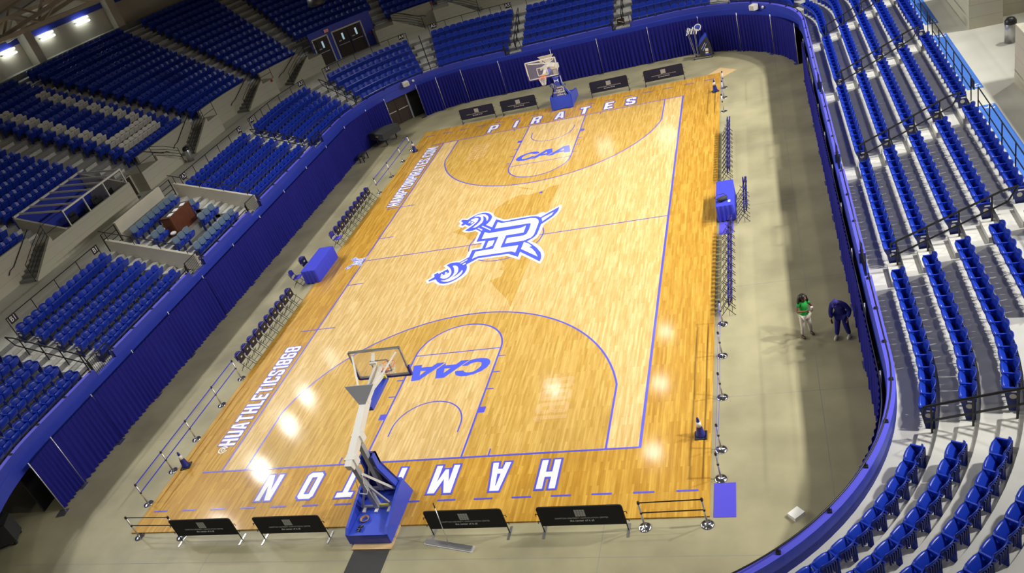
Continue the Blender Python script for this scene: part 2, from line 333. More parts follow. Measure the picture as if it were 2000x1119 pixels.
CAA=[([(0.3,-9.9),(0.26,-9.82),(0.27,-9.75),(0.33,-9.74),(0.59,-9.75),(0.65,-9.84),(0.76,-9.89),(0.89,-9.9),(1.07,-9.85),(1.19,-9.7),(1.25,-9.55),(1.25,-9.43),(1.2,-9.34),(1.07,-9.3),(0.92,-9.31),(0.77,-9.38),(0.68,-9.47),(0.44,-9.46),(0.71,-9.15),(0.92,-9.09),(1.14,-9.09),(1.36,-9.13),(1.49,-9.21),(1.58,-9.35),(1.59,-9.49),(1.52,-9.69),(1.35,-9.88),(1.06,-10.03),(0.8,-10.09),(0.59,-10.09),(0.43,-10.03),(0.35,-9.98)],None),([(-0.46,-10.08),(-0.11,-10.07),(0.67,-9.12),(0.33,-9.12),(0.17,-9.32),(-0.27,-9.33),(-0.3,-9.17),(-0.58,-9.52)],[(-0.21,-9.79),(0.01,-9.52),(-0.25,-9.52)]),([(-1.47,-10.1),(-1.13,-10.08),(-0.34,-9.13),(-0.68,-9.13),(-0.84,-9.32),(-1.29,-9.32),(-1.32,-9.15),(-1.67,-9.15)],[(-1.21,-9.81),(-1.0,-9.53),(-1.25,-9.53)])]
# ------------------------------------------------------------------ floor and court
DEP, RIS, ZF = .83, .367, 2.2                      # lower bowl: row depth, row rise, level of the front row
struct(MB().box(-26, 26, -34, 34, -.3, 0).build('floor', 'floor'))
mb = MB()
for x in (-12.2, -5.9, .6, 6.9, 12.9): mb.box(x - .006, x + .006, -26, 22, 0, .0015)
for y in (-22.4, -18.3, -12.3, -6.2, -.1, 6, 12, 18.2): mb.box(-14, 14.3, y - .006, y + .006, 0, .0015)
struct(mb.build('floor_joint_lines', 'riser'))

court = struct(MB().box(-9.75, 9.75, -17.05, 17.0, .0, .05).build('court_floor', 'wd'))
def flat(name, polys, z, m, holes=None):
    mb = MB()
    for k, p in enumerate(polys):
        loops = [[Vector((x, y, 0)) for x, y in p]]
        for h in (holes or {}).get(k, []): loops.append([Vector((x, y, 0)) for x, y in h])
        tri = tessellate_polygon(loops); allp = [v for l in loops for v in l]; zz = z + (k % 60) * 1.2e-5
        mb.add([(v.x, v.y, zz) for v in allp], [tuple(t) for t in tri])
    me_o = mb.build(name, m, court, fix=False)
    for p in me_o.data.polygons:
        if p.normal.z < 0: p.flip()
    return me_o
def rect(x0, x1, y0, y1): return [(x0, y0), (x1, y0), (x1, y1), (x0, y1)]
Z0 = .05
def arcp(cx, cy, r, a0, a1, n=48): return [(cx + r * cos(a0 + (a1 - a0) * i / n), cy + r * sin(a0 + (a1 - a0) * i / n)) for i in range(n + 1)]
def strip(pts, w):
    out = []
    L, R_ = [], []
    for i, p in enumerate(pts):
        a = pts[max(0, i - 1)]; b = pts[min(len(pts) - 1, i + 1)]; t = Vector((b[0] - a[0], b[1] - a[1])).normalized(); nx, ny = -t.y, t.x
        L.append((p[0] + nx * w / 2, p[1] + ny * w / 2)); R_.append((p[0] - nx * w / 2, p[1] - ny * w / 2))
    return [[L[i], L[i + 1], R_[i + 1], R_[i]] for i in range(len(pts) - 1)]
flat('playing_area', [rect(-7.62, 7.62, -14.33, 14.33)], Z0 + .002, 'wl')
BY = 12.73; R3 = 6.75; A3 = math.asin(sqrt(R3 ** 2 - 6.6 ** 2) / R3)
three = []
for sg in (-1, 1):
    arc = [(x, sg * (-BY) + sg * (-0) if 0 else (-(BY) + 0) ) for x in ()]
    pts = [(6.6, -14.33)] + arcp(0, -BY, R3, A3, pi - A3, 64) + [(-6.6, -14.33)]
    if sg > 0: pts = [(-x, -y) for x, y in pts]
    three.append(pts)
flat('three_point_area', three, Z0 + .004, 'wm')
lanes = []
for sg in (1, -1):
    pts = [(1.8, -14.33), (1.8, -8.54)] + arcp(0, -8.54, 1.8, 0, pi, 32) + [(-1.8, -8.54), (-1.8, -14.33)]
    lanes.append([(x * sg, y * sg) for x, y in pts])
flat('free_throw_lane', lanes, Z0 + .006, 'wl')
flat('state_map_inlay', [MAP, MAP2], Z0 + .004, 'wm')
LW = .065
ln = []
ln += strip([(-8.45, -14.33), (7.62, -14.33)], LW) + strip([(7.65, -14.36), (7.65, 14.36)], .085) + strip([(7.62, 14.33), (-8.5, 14.33)], LW) + strip([(-7.62, 14.33), (-7.62, -14.33)], LW) + strip([(-7.62, 0), (7.62, 0)], .05)
ln += strip(arcp(0, 0, 1.83, 0, 2 * pi, 64), .05)
for p in three: ln += strip(p, LW)
for sg in (1, -1):
    f = lambda q: [(x * sg, y * sg) for x, y in q]
    ln += strip(f([(1.8, -14.33), (1.8, -8.54)]), LW) + strip(f([(-1.8, -14.33), (-1.8, -8.54)]), LW) + strip(f([(-1.8, -8.54), (1.8, -8.54)]), .05) + strip(f(arcp(0, -8.54, 1.8, 0, pi, 32)), LW)
    ln += strip(f([(1.32, -13.1)] + arcp(0, -BY, 1.32, 0, pi, 28) + [(-1.32, -13.1)]), .05)
    for sx in (1, -1):
        ln += [f(rect(*sorted((sx * 1.8, sx * 2.06)), -12.2, -11.9))]
        for y in (-10.95, -10.0, -9.05): ln += strip(f([(sx * 1.8, y), (sx * 2.1, y)]), .05)
        ln += strip(f([(sx * 2.75, -14.3), (sx * 2.75, -14.0)]), .05)
    for i in range(16):
        x = -9.42 + i * 1.217; ln += [f(rect(x, x + .6, -16.16, -16.10))]
for y, sx in ((-5.75, 1), (5.7, 1)): ln += strip([(-8.5, y), (-6.72, y)], .05)
for y in (-2.2, 2.2): ln += strip([(-7.6, y), (-6.75, y)], .05)
flat('boundary_line', ln, Z0 + .008, 'line')

G = {  # block lettering in a 6 x 10 box: outline, holes, width
 'A': ([(0, 0), (1.5, 10), (4.5, 10), (6, 0), (4.1, 0), (3.8, 2.3), (2.2, 2.3), (1.9, 0)], [[(2.45, 4.0), (3.55, 4.0), (3.1, 8.2), (2.9, 8.2)]], 6),
 'H': ([(0, 0), (0, 10), (2, 10), (2, 6), (4, 6), (4, 10), (6, 10), (6, 0), (4, 0), (4, 4.2), (2, 4.2), (2, 0)], [], 6),
 'M': ([(0, 0), (0, 10), (2.4, 10), (4, 5), (5.6, 10), (8, 10), (8, 0), (6, 0), (6, 6), (4.6, 1.5), (3.4, 1.5), (2, 6), (2, 0)], [], 8),
 'P': ([(0, 0), (0, 10), (5, 10), (6, 9), (6, 4.6), (5, 3.6), (2, 3.6), (2, 0)], [[(2, 5.2), (4, 5.2), (4, 8.4), (2, 8.4)]], 6),
 'T': ([(2, 0), (2, 8.2), (0, 8.2), (0, 10), (6, 10), (6, 8.2), (4, 8.2), (4, 0)], [], 6),
 'O': ([(1, 0), (0, 1), (0, 9), (1, 10), (5, 10), (6, 9), (6, 1), (5, 0)], [[(2, 1.8), (4, 1.8), (4, 8.2), (2, 8.2)]], 6),
 'N': ([(0, 0), (0, 10), (2.2, 10), (4.1, 4.2), (4.1, 10), (6, 10), (6, 0), (3.9, 0), (1.9, 6), (1.9, 0)], [], 6),
 'I': ([(0, 0), (0, 10), (2, 10), (2, 0)], [], 2),
 'R': ([(0, 0), (0, 10), (5, 10), (6, 9), (6, 5.4), (5.2, 4.6), (6, 0), (4, 0), (3.3, 4.1), (2, 4.1), (2, 0)], [[(2, 5.7), (4, 5.7), (4, 8.4), (2, 8.4)]], 6),
 'E': ([(0, 0), (0, 10), (5.4, 10), (5.4, 8.2), (2, 8.2), (2, 6), (4.8, 6), (4.8, 4.2), (2, 4.2), (2, 1.8), (5.4, 1.8), (5.4, 0)], [], 5.4),
 'S': ([(1, 0), (0, 1), (0, 3.4), (2, 3.4), (2, 1.8), (4, 1.8), (4, 3.9), (1, 5), (0, 6), (0, 9), (1, 10), (5, 10), (6, 9), (6, 6.8), (4, 6.8), (4, 8.2), (2, 8.2), (2, 6.3), (5, 5.2), (6, 4.2), (6, 1), (5, 0)], [], 6),
 'U': ([(1, 0), (0, 1), (0, 10), (2, 10), (2, 1.8), (4, 1.8), (4, 10), (6, 10), (6, 1), (5, 0)], [], 6),
 'L': ([(0, 0), (0, 10), (2, 10), (2, 1.8), (5, 1.8), (5, 0)], [], 5),
 'C': ([(1, 0), (0, 1), (0, 9), (1, 10), (5, 10), (6, 9), (6, 6.6), (4, 6.6), (4, 8.2), (2, 8.2), (2, 1.8), (4, 1.8), (4, 3.4), (6, 3.4), (6, 1), (5, 0)], [], 6),
 '1': ([(1, 0), (1, 8), (0, 7.4), (0, 9), (1.4, 10), (3, 10), (3, 0)], [], 3),
 '8': ([(1, 0), (0, 1), (0, 4.2), (.6, 5), (0, 5.8), (0, 9), (1, 10), (5, 10), (6, 9), (6, 5.8), (5.4, 5), (6, 4.2), (6, 1), (5, 0)], [[(2, 1.7), (4, 1.7), (4, 4.2), (2, 4.2)], [(2, 5.8), (4, 5.8), (4, 8.3), (2, 8.3)]], 6),
 '6': ([(1, 0), (0, 1), (0, 9), (1, 10), (5, 10), (6, 9), (6, 7), (4, 7), (4, 8.3), (2, 8.3), (2, 6), (5, 6), (6, 5), (6, 1), (5, 0)], [[(2, 1.7), (4, 1.7), (4, 4.3), (2, 4.3)]], 6),
 '.': ([(0, 0), (0, 2), (2, 2), (2, 0)], [], 2)}
def glyphs(items, z, m, outline=0, om='line', name='lettering'):
    """items: (char, function that places a point of the glyph box on the floor)"""
    polys = []; holes = {}; edges = []
    for ch, fn in items:
        o, hs, w = G[ch]; holes[len(polys)] = [[fn(p) for p in h] for h in hs]; polys.append([fn(p) for p in o])
        for loop in [o] + hs:
            q = [fn(p) for p in loop]
            if outline:
                for i in range(len(q)):
                    a, b = q[i], q[(i + 1) % len(q)]; t = Vector((b[0] - a[0], b[1] - a[1])).normalized() * outline
                    edges.append([(a[0] - t.x - t.y, a[1] - t.y + t.x), (b[0] + t.x - t.y, b[1] + t.y + t.x), (b[0] + t.x + t.y, b[1] + t.y - t.x), (a[0] - t.x + t.y, a[1] - t.y - t.x)])
    if outline: flat(name + '_outline', edges, z - .0015, om)
    return flat(name, polys, z, m, holes)
def word_x(pairs, y0, h, cw, flip=False, slant=.0):
    it = []
    for ch, xc in pairs:
        w = G[ch][2]; k = cw / 6
        if flip: it.append((ch, lambda p, xc=xc, w=w, k=k: (xc - (p[0] - w / 2) * k - slant * (p[1] / 10 - .5), y0 - p[1] / 10 * h)))
        else: it.append((ch, lambda p, xc=xc, w=w, k=k: (xc + (p[0] - w / 2) * k + slant * (p[1] / 10 - .5), y0 + p[1] / 10 * h)))
    return it
ZL = Z0 + .0115
glyphs(word_x([('H', 4.95), ('A', 3.32), ('M', 1.48), ('P', -.3), ('T', -1.93), ('O', -3.42), ('N', -5.05)], -14.66, 1.18, .60, True), ZL, 'lwhite', .065, name='end_word')
glyphs(word_x([('P', -4.4), ('I', -2.86), ('R', -1.5), ('A', .05), ('T', 1.62), ('E', 3.15), ('S', 4.5)], 14.62, 1.08, .60), ZL, 'lwhite', .065, name='far_word')
def word_y(s, y0, y1, xb, h, down=False):
    ws = [G[c][2] if c != ' ' else 3 for c in s]; gap = 1.15; tot = sum(ws) + gap * (len(s) - 1); k = (y1 - y0) / tot; it = []; u = 0
    for c, w in zip(s, ws):
        if not down: it.append((c, lambda p, u=u: (xb - p[1] / 10 * h, y0 + (u + p[0]) * k)))
        else: it.append((c, lambda p, u=u: (xb + p[1] / 10 * h, y1 - (u + p[0]) * k)))
        u += w + gap
    return it
glyphs(word_y('HUATHLETICS1868', -12.98, -6.9, -7.86, .74), ZL, 'lwhite', .035, name='side_word')
glyphs(word_y('HAMPTONPIRATES.COM', 5.98, 13.92, -7.84, .76), ZL, 'lwhite', .035, name='side_address')
flat('at_sign', strip(arcp(-8.24, -13.2, .17, .5, 2 * pi - .1, 24), .05) + strip(arcp(-8.24, -13.2, .075, 0, 2 * pi, 16), .045) + strip([(-8.33, -13.12), (-8.16, -13.1), (-8.1, -13.06)], .04), ZL, 'lwhite')
glyphs(word_y('1868', -12.88, -10.66, 5.08, 1.14), Z0 + .0062, 'wn', name='year_inlay')
glyphs(word_y('1868', 10.66, 12.88, -5.08, 1.14, True), Z0 + .0062, 'wn', name='year_inlay')
cp, chs = [], {}
for sg in (1, -1):
    for p, h in CAA:
        if h: chs[len(cp)] = [[(x * sg, y * sg) for x, y in h]]
        cp.append([(x * sg, y * sg) for x, y in p])
flat('conference_letters', cp, ZL, 'logoblue', chs)
def star(x, y, r): return [(x + (r if i % 2 == 0 else r * .42) * cos(pi / 2 + i * pi / 5), y + (r if i % 2 == 0 else r * .42) * sin(pi / 2 + i * pi / 5)) for i in range(10)]
def logo(name, T, z0):
    flat(name + '_ground', [[T(p) for p in LOGO_W]], z0, 'lwhite')
    flat(name + '_blue', [[T(p) for p in LOGO_B]], z0 + .002, 'logoblue')
    flat(name + '_white', [[T(p) for p in h] for h in LOGO_H], z0 + .004, 'lwhite')
logo('team_logo', lambda p: p, Z0 + .0112)
lx = [p[0] for p in LOGO_W]; ly = [p[1] for p in LOGO_W]; lcx, lcy = (min(lx) + max(lx)) / 2, (min(ly) + max(ly)) / 2
logo('side_logo', lambda p: (-8.05 + (p[0] - lcx) * .17, -.02 + (p[1] - lcy) * .17), Z0 + .0112)
flat('map_star', [star(STAR[0][0], STAR[0][1], .14)], ZL, 'logoblue')

# ------------------------------------------------------------------ lower bowl
VS0, VS1 = 77.6, 83.95                                           # the box section between its two low walls
AIS = [131.1 - TOT, 4.35, 11.42, 19.05, 26.0, 32.4, 38.0, 44.2, 51.8, 57.85, 63.4, 69.75, 91.68]   # aisle centres
GATE = {4.35, 11.42, 19.05, 44.2, 51.8, 69.75, 91.68, 84.35, 78.3}
def terrace(s0, s1):
    pr = [(.2, ZF)]; ms = []
    for i in range(5):
        d = 1.15 + DEP * i; z = ZF + RIS * i
        if i == 4: d = 4.45
        pr += [(d, z), (d, z + (RIS if i < 4 else .37))]; ms += [0, 1]
    pr += [(9.05, 4.04)]; ms += [2]
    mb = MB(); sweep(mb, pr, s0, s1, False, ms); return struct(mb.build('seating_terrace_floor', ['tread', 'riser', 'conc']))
terrace(122 - TOT, VS0); terrace(VS1, 122)
# box section: four deeper rows behind their own wall
pr = [(.2, ZF)]; ms = []
VD = [1.3, 2.33, 3.36, 4.75]
for i in range(4):
    pr += [(VD[i], ZF + .49 * i), (VD[i], ZF + .49 * (i + 1) if i < 3 else 4.04)]; ms += [0, 1]
pr += [(9.05, 4.04)]; ms += [2]
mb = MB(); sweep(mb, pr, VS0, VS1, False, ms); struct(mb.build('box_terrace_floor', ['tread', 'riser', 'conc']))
def steps(s0, s1, edges, zs):
    mb = MB()
    for d, z, dd, h in edges: sbox(mb, s0, s1, d - dd, d + .001, z - .02, z + h)
    struct(mb.build('aisle_step_floor', 'tread'))
for c in AIS:
    w = .5 if rscale(c, 2) == 1 else .38
    steps(c - w, c + w, [(1.15 + DEP * i, ZF + RIS * i, .40, RIS / 2) for i in range(4)] + [(4.45, ZF + RIS * 4, .38, .18)], 0)
steps(83.98, 84.68, [(1.15 + DEP * i, ZF + RIS * i, .40, RIS / 2) for i in range(4)] + [(4.45, ZF + RIS * 4, .38, .18)], 0)
for a, b in ((77.75, 78.75), (82.8, 83.7)):
    steps(a, b, [(VD[i], ZF + .49 * i, .66, .163) for i in range(3)] + [(VD[i], ZF + .49 * i, .33, .326) for i in range(3)] + [(4.75, ZF + 1.47, .5, .18)], 0)
# fascia, parapet with gate openings, wall below
for a, b, mn in ((122 - TOT, 122, 'paint'),):
    mb = MB(); sweep(mb, [(.0, 1.95), (-.03, 1.95), (-.03, 2.44), (.0, 2.46), (.2, 2.46), (.2, 2.2), (.06, 2.2), (.06, 1.95)], a, b, True); struct(mb.build('fascia_wall', 'paint'))
gw = lambda c: .62 if rscale(c, 0) == 1 else .55
cuts = sorted(GATE); cur = 122 - TOT; PAR = []
for c in cuts:
    PAR.append((cur, c - gw(c))); cur = c + gw(c)
PAR.append((cur, 122))
for a, b in PAR:
    mb = MB(); sweep(mb, [(0, 2.44), (0, 2.78), (.2, 2.78), (.2, 2.19)], a, b, True, [0, 1, 0, 0]); struct(mb.build('parapet_wall', ['paint', 'ledge']))
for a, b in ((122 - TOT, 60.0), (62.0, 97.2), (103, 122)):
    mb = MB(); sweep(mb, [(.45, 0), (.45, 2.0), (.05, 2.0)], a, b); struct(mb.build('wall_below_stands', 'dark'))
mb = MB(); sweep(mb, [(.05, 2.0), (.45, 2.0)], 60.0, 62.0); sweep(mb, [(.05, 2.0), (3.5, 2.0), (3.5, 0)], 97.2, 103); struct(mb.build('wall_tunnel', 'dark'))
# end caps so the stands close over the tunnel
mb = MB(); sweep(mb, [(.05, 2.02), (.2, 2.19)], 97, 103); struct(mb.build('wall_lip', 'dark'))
# black rail on the parapet, with its little posts
RAILN = ['from the near corner to the standing people', 'between the people and the courtside table', 'facing the courtside table', 'from the far bench around the far corner', 'over the middle of the far end', 'above the double door and curve', 'below the A2 seats', 'below the padded box seats', 'below the B1 seats', 'beyond the B1 steps']
k = 0
for a, b in PAR:
    if b - a < .8: continue
    nm = RAILN[k % len(RAILN)] if k < len(RAILN) else 'along parapet run ' + ORD[k]; k += 1
    c = rp((a + b) / 2, .1)
    t = thing('parapet_rail', 'black tube rail on the blue parapet ' + nm, 'railing', (c.x, c.y, 2.78), 0, 'rails on the parapet')
    S = rsteps(a + .1, b - .1, .3); dd = .1
    MB().tube([rp(s, dd) + Vector((0, 0, 2.93)) - c - Vector((0, 0, 2.78)) for s in S], .022, 6).build('rail', 'black', t, True)
    n = max(2, int((b - a) / 1.5) + 1)
    for i in range(n):
        s = a + .15 + (b - a - .3) * i / (n - 1); p = rp(s, dd) - c
        MB().box(p.x - .05, p.x + .05, p.y - .05, p.y + .05, 0, .03).tube([(p.x, p.y, .02), (p.x, p.y, .16)], .015, 6).build('post', 'black', t)
# gates across the parapet openings
GN = {4.35: 'by the standing people', 11.42: 'behind the courtside table', 19.05: 'facing the far bench', 44.2: 'above the far banner barriers', 51.8: 'beside the A5 seats', 69.75: 'between A2 and A3 seats', 91.68: 'at the far edge of B1 steps', 84.35: 'beside the padded box', 78.3: 'at the box steps by A2'}
for c in cuts:
    w = gw(c) - .02; p0 = rp(c, .06)
    t = thing('barred_gate', 'black barred steel gate in the parapet opening ' + GN[c], 'gate', (p0.x, p0.y, 2.2), rn(c) + pi / 2, 'gates in the parapet')
    fr = MB().bar((-w, 0, .05), (w, 0, .05), .035, .035).bar((-w, 0, 1.05), (w, 0, 1.05), .035, .035).bar((-w, 0, 0), (-w, 0, 1.05), .035, .035).bar((w, 0, 0), (w, 0, 1.05), .035, .035); fr.build('gate_frame', 'black', t)
    br = MB()
    for i in range(11): x = -w + (i + 1) * 2 * w / 12; br.bar((x, 0, .05), (x, 0, 1.05), .012, .012)
    br.build('bar_grille', 'black', t)
    MB().bar((w, -.03, .0), (w, -.03, .95), .05, .1).build('hinge_post', 'black', t)
    if c == 44.2:
        pl = MB().box(-.27, .22, -.03, -.018, .52, .94).build('notice_board', 'door', t); MB().tube([(-.2, -.0, .66), (-.05, -.0, .72), (.12, -.0, .8)], .02, 5).build('pale_mark', 'print', pl)

# ------------------------------------------------------------------ concourse walls, stair boxes, upper bowl (far and west sides)
UD, UR, UZ = .82, .382, 5.18
BS0, BS1 = 76.95, 82.72                                          # the open press booth takes two rows here
for a, b, k0 in ((42, BS0, 0), (BS0, BS1, 2), (BS1, 100, 0)):
    mb = MB(); pr = [(9.05 if k0 == 0 else 10.9, UZ + UR * k0)]; ms = []
    for k in range(k0, 15): pr += [(10.1 + UD * k, UZ + UR * k), (10.1 + UD * k, UZ + UR * (k + 1))]; ms += [0, 1]
    pr += [(22.4, UZ + UR * 15)]; ms += [0]
    sweep(mb, pr, a, b, False, ms); struct(mb.build('upper_terrace_floor', ['tread', 'riser']))
# wall under the upper seats, in runs between the stair openings
def wall_run(a, b, z1=5.68, d=9.05, m='block', z0=4.04):
    mb = MB(); sweep(mb, [(d, z0), (d, z1), (d + .16, z1), (d + .16, z0)], a, b, True); struct(mb.build('wall_concourse', m))
UA = [83.4, 75.75, 68.1, 64.2, 61.95, 58.9, 56.6]               # upper aisles
wall_run(84.1, 100); wall_run(68.75, 74.5); wall_run(64.5, 67.4); wall_run(62.25, 63.95); wall_run(57.0, 58.55); wall_run(42, 56.2)
wall_run(59.25, 61.65, 6.62, 9.05, 'paint')                      # blue portal wall with its doors
for c in UA: wall_run(c - .72 * (1 if rscale(c, 9) == 1 else .45), c + .72 * (1 if rscale(c, 9) == 1 else .45), 5.17)
def stairbox(sl0, sl1, send, up=1):
    """landing sl0..sl1 with a flight that runs down along the wall to send"""
    mb = MB(); sbox(mb, min(sl0, sl1), max(sl0, sl1), 7.85, 9.06, 4.04, UZ); struct(mb.build('wall_landing', 'block'))
    lo = sl1 if send > sl1 else sl0
    n = 7; mb = MB()
    for i in range(n):
        a = lo + (send - lo) * i / n; b = lo + (send - lo) * (i + 1) / n; z = UZ - (UZ - 4.04) * (i + 1) / (n + 1)
        sbox(mb, min(a, b), max(a, b), 8.0, 9.05, 4.03, z)
    struct(mb.build('stair_floor', 'riser'))
    S = [lo + (send - lo) * i / 8 for i in range(9)]; mb = MB(); vs = []; fs = []
    for i, s in enumerate(S):
        z = max(4.05, UZ + .28 - (UZ + .2 - 4.04) * i / 8)
        for d, zz in ((7.85, 4.04), (7.85, z), (8.0, z), (8.0, 4.04)): p = rp(s, d); vs.append((p.x, p.y, zz))
    for i in range(8):
        for j in range(4): fs.append((i * 4 + j, i * 4 + (j + 1) % 4, i * 4 + 4 + (j + 1) % 4, i * 4 + 4 + j))
    fs += [(0, 1, 2, 3), (35, 34, 33, 32)]
    mb.add(vs, fs); struct(mb.build('wall_stair_guard', 'block'))
    return lo, send
STAIRS = [(82.4, 83.9, 85.9, 'beside the open press booth'), (74.4, 76.1, 72.2, 'by the steel bin'), (67.3, 68.55, 71.0, 'above the A2 seats'), (63.85, 64.4, 65.45, 'above the A3 seats'), (61.65, 62.2, 63.15, 'before the blue portal'), (58.6, 59.35, 57.5, 'beyond the blue portal'), (56.35, 57.0, 55.3, 'above the A5 seats')]
for a, b, e, nm in STAIRS:
    lo, send = stairbox(a, b, e); hi = a if lo == b else b
    c = rp(lo, 7.92); t = thing('stair_railing', 'black four-bar stair railing ' + nm, 'railing', (c.x, c.y, 4.04), 0, 'stair railings on the concourse')
    P = lambda s, d, z: rp(s, d) - c + Vector((0, 0, z - 4.04))
    mb = MB()
    for h in (.3, .5, .7, .9): mb.tube([P(lo, 8.0, UZ + h), P((lo + send) / 2, 8.0, (UZ + 4.04) / 2 + h + .1), P(send, 8.0, 4.1 + h)], .017, 5)
    mb.build('sloping_bars', 'black', t)
    for s, z in ((lo, UZ), (send, 4.04)): MB().tube([P(s, 8.0, z), P(s, 8.0, z + .95)], .02, 5).build('post', 'black', t)
    mb = MB()
    for h in (.45, .92): mb.tube([P(lo, 7.92, UZ + h), P(hi, 7.92, UZ + h)], .018, 5)
    mb.build('landing_bars', 'black', t)
    MB().tube([P(hi, 7.92, UZ), P(hi, 7.92, UZ + .95)], .02, 5).build('post', 'black', t)
    t2 = tag(MB().tube([rp(lo + (send - lo) * u, 8.98) + Vector((0, 0, z)) for u, z in ((-.02, UZ + .85), (.9, 4.95), (1.05, 4.9), (1.15, 4.75))], .02, 5).build('wall_handrail', 'black', None, True), 'black handrail on the block wall ' + nm, 'handrail', 'handrails on the block walls')
# half steps in the upper aisles
for c in UA:
    mb = MB(); w = .5 if rscale(c, 9) == 1 else .24
    for k in range(14): sbox(mb, c - w, c + w, 10.1 + UD * k - .4, 10.1 + UD * k, UZ + UR * k - .02, UZ + UR * k + UR / 2)
    struct(mb.build('upper_aisle_step_floor', 'tread'))
# back wall, columns, beam, roof edge
mb = MB(); sweep(mb, [(22.4, 10.0), (22.4, 15.2)], 42, 100); struct(mb.build('wall_back', 'beige'))
mb = MB(); sweep(mb, [(22.36, 12.55), (22.36, 12.95), (22.39, 12.95), (22.39, 12.55)], 42, 100, True); struct(mb.build('wall_stripe_trim', 'paint'))
for s in (72.0, 69.2, 66.2, 64.2, 62.2, 60.2):
    mb = MB(); w = .3 if rscale(s, 20) == 1 else .09
    sbox(mb, s - w, s + w, 21.6, 22.35, 10.2, 15.2); struct(mb.build('wall_column', 'beige'))
mb = MB(); sweep(mb, [(23, 13.9), (10, 16.6)], 55, 95); struct(mb.build('ceiling_deck', 'roof'))
# ------------------------------------------------------------------ stadium seats
def back_shell(w=.232, z0=.36, zt=.83, th=.022, n=6, lean=.10, arch=.07):
    mb = MB(); vs = []; fs = []
    rows = 4
    for side in (0, 1):
        for j in range(rows + 1):
            for i in range(n + 1):
                u = -1 + 2 * i / n; top = zt - arch * u * u * abs(u); z = z0 + (top - z0) * j / rows
                y = lean * (1 - (z - z0) / (zt - z0)) + .055 * u * u - side * th
                vs.append((u * w, y, z))
    N = (rows + 1) * (n + 1)
    for j in range(rows):
        for i in range(n):
            a = j * (n + 1) + i; fs += [(a, a + 1, a + n + 2, a + n + 1), (a + N + n + 1, a + N + n + 2, a + N + 1, a + N)]
    for i in range(n):
        a = rows * (n + 1) + i; fs += [(a, a + 1, a + 1 + N, a + N), (i + N, i + 1 + N, i + 1, i)]
    for j in range(rows):
        a = j * (n + 1); b = a + n; fs += [(a, a + n + 1, a + n + 1 + N, a + N), (b + N, b + n + 1 + N, b + n + 1, b)]
    return mb.add(vs, fs)
def pan_shell(w=.224):
    """folded-up pan: hinge low at the back, rounded lip up in front"""
    prof = [(.125, .33), (.13, .42), (.20, .53), (.285, .63), (.315, .655), (.345, .645), (.36, .61), (.34, .52), (.27, .36), (.19, .28)]
    mb = MB(); n = 4; vs = []; fs = []; m = len(prof)
    for i in range(n + 1):
        u = -1 + 2 * i / n; k = 1 - .10 * abs(u) ** 3
        for y, z in prof: vs.append((u * w, .125 + (y - .125) * k, .395 + (z - .395) * k))
    for i in range(n):
        for j in range(m): fs.append((i * m + j, i * m + (j + 1) % m, i * m + m + (j + 1) % m, i * m + m + j))
    fs += [tuple(range(m)), tuple(n * m + j for j in range(m - 1, -1, -1))]
    return mb.add(vs, fs)
def make_seat(ends, cover=False, bm='seatback', sm='seat'):
    t = thing('stadium_seat' if not cover else 'padded_box_seat', 'x', 'seat')
    b = back_shell(); b.build('backrest', bm, t, True)
    rb = MB()
    for x in (-.13, -.065, 0, .065, .13): rb.box(x - .012, x + .012, -.012, .02, .44, .70)
    rb.build('back_rib', 'std', t)
    pan_shell().build('seat_pan', sm, t, True)
    if cover:
        back_shell(.224, .42, .90, .05, 6, .085, .015).build('back_cover', 'grey_cover', t, True)
    MB().bar((.24, .0, .64), (.24, .31, .64), .036, .03).build('armrest', sm, t)
    MB().prism([(.02, 0), (.16, 0), (.19, .62), (.05, .62)], .228, .252, 0).build('standard', 'seatback', t)
    for e in ends:
        x = .25 * e
        if e < 0: MB().bar((x, .0, .64), (x, .31, .64), .036, .03).build('armrest', sm, t)
        ep = MB().prism([(.0, .02), (.20, .0), (.31, .61), (.0, .61)], x + .012 * e - .012, x + .012 * e + .012, 0).build('end_panel', 'std', t)
        dk = MB(); T = Matrix.Translation((x + .026 * e, .13, .42)) @ Matrix.Rotation(pi / 2, 4, 'Y'); k0 = len(dk.v); dk.lathe([(.07, -.003), (.07, .003)], 14); dk.v = [tuple(T @ Vector(p)) for p in dk.v]; dk.build('round_emblem', 'beige', ep)
        MB().box(x + .026 * e - .003, x + .026 * e + .003, .03, .17, .54, .58).build('row_plate', 'wprint', ep)
    return t
def line_positions(s0, s1, d, pitch=.5):
    """even places from s0 to s1 on the row at offset d (arc length counted at that offset)"""
    N = 400; acc = [0]
    for i in range(N): acc.append(acc[-1] + (s1 - s0) / N / rscale(s0 + (s1 - s0) * (i + .5) / N, d))
    n = max(1, round(acc[-1] / pitch)); out = []; j = 0
    for k in range(n + 1):
        t = acc[-1] * k / n
        while j < N - 1 and acc[j + 1] < t: j += 1
        out.append(s0 + (s1 - s0) * (j + (t - acc[j]) / max(1e-9, acc[j + 1] - acc[j])) / N)
    return out
LOWER = [('in the near corner block', 125.3 - TOT, 130.31 - TOT), ('in the block beside the standing people', -1.68, 3.52), ('in the block between people and table', 5.19, 10.72),
         ('in the block facing the courtside table', 12.13, 18.39), ('in the block facing the far bench', 19.78, 25.29), ('in the far corner block', 26.8, 31.63), ('over the shooting machine', 33.17, 37.2),
         ('over the far baseline corner', 38.9, 43.3), ('over the far basket', 45.05, 51.0), ('A5', 52.55, 57.1), ('A4', 58.6, 62.61), ('A3', 64.16, 68.95), ('A2', 70.5, 77.06), ('in the B1 block', 84.96, 90.71), ('in the block beyond the B1 steps', 92.64, 99.5)]
seats = []
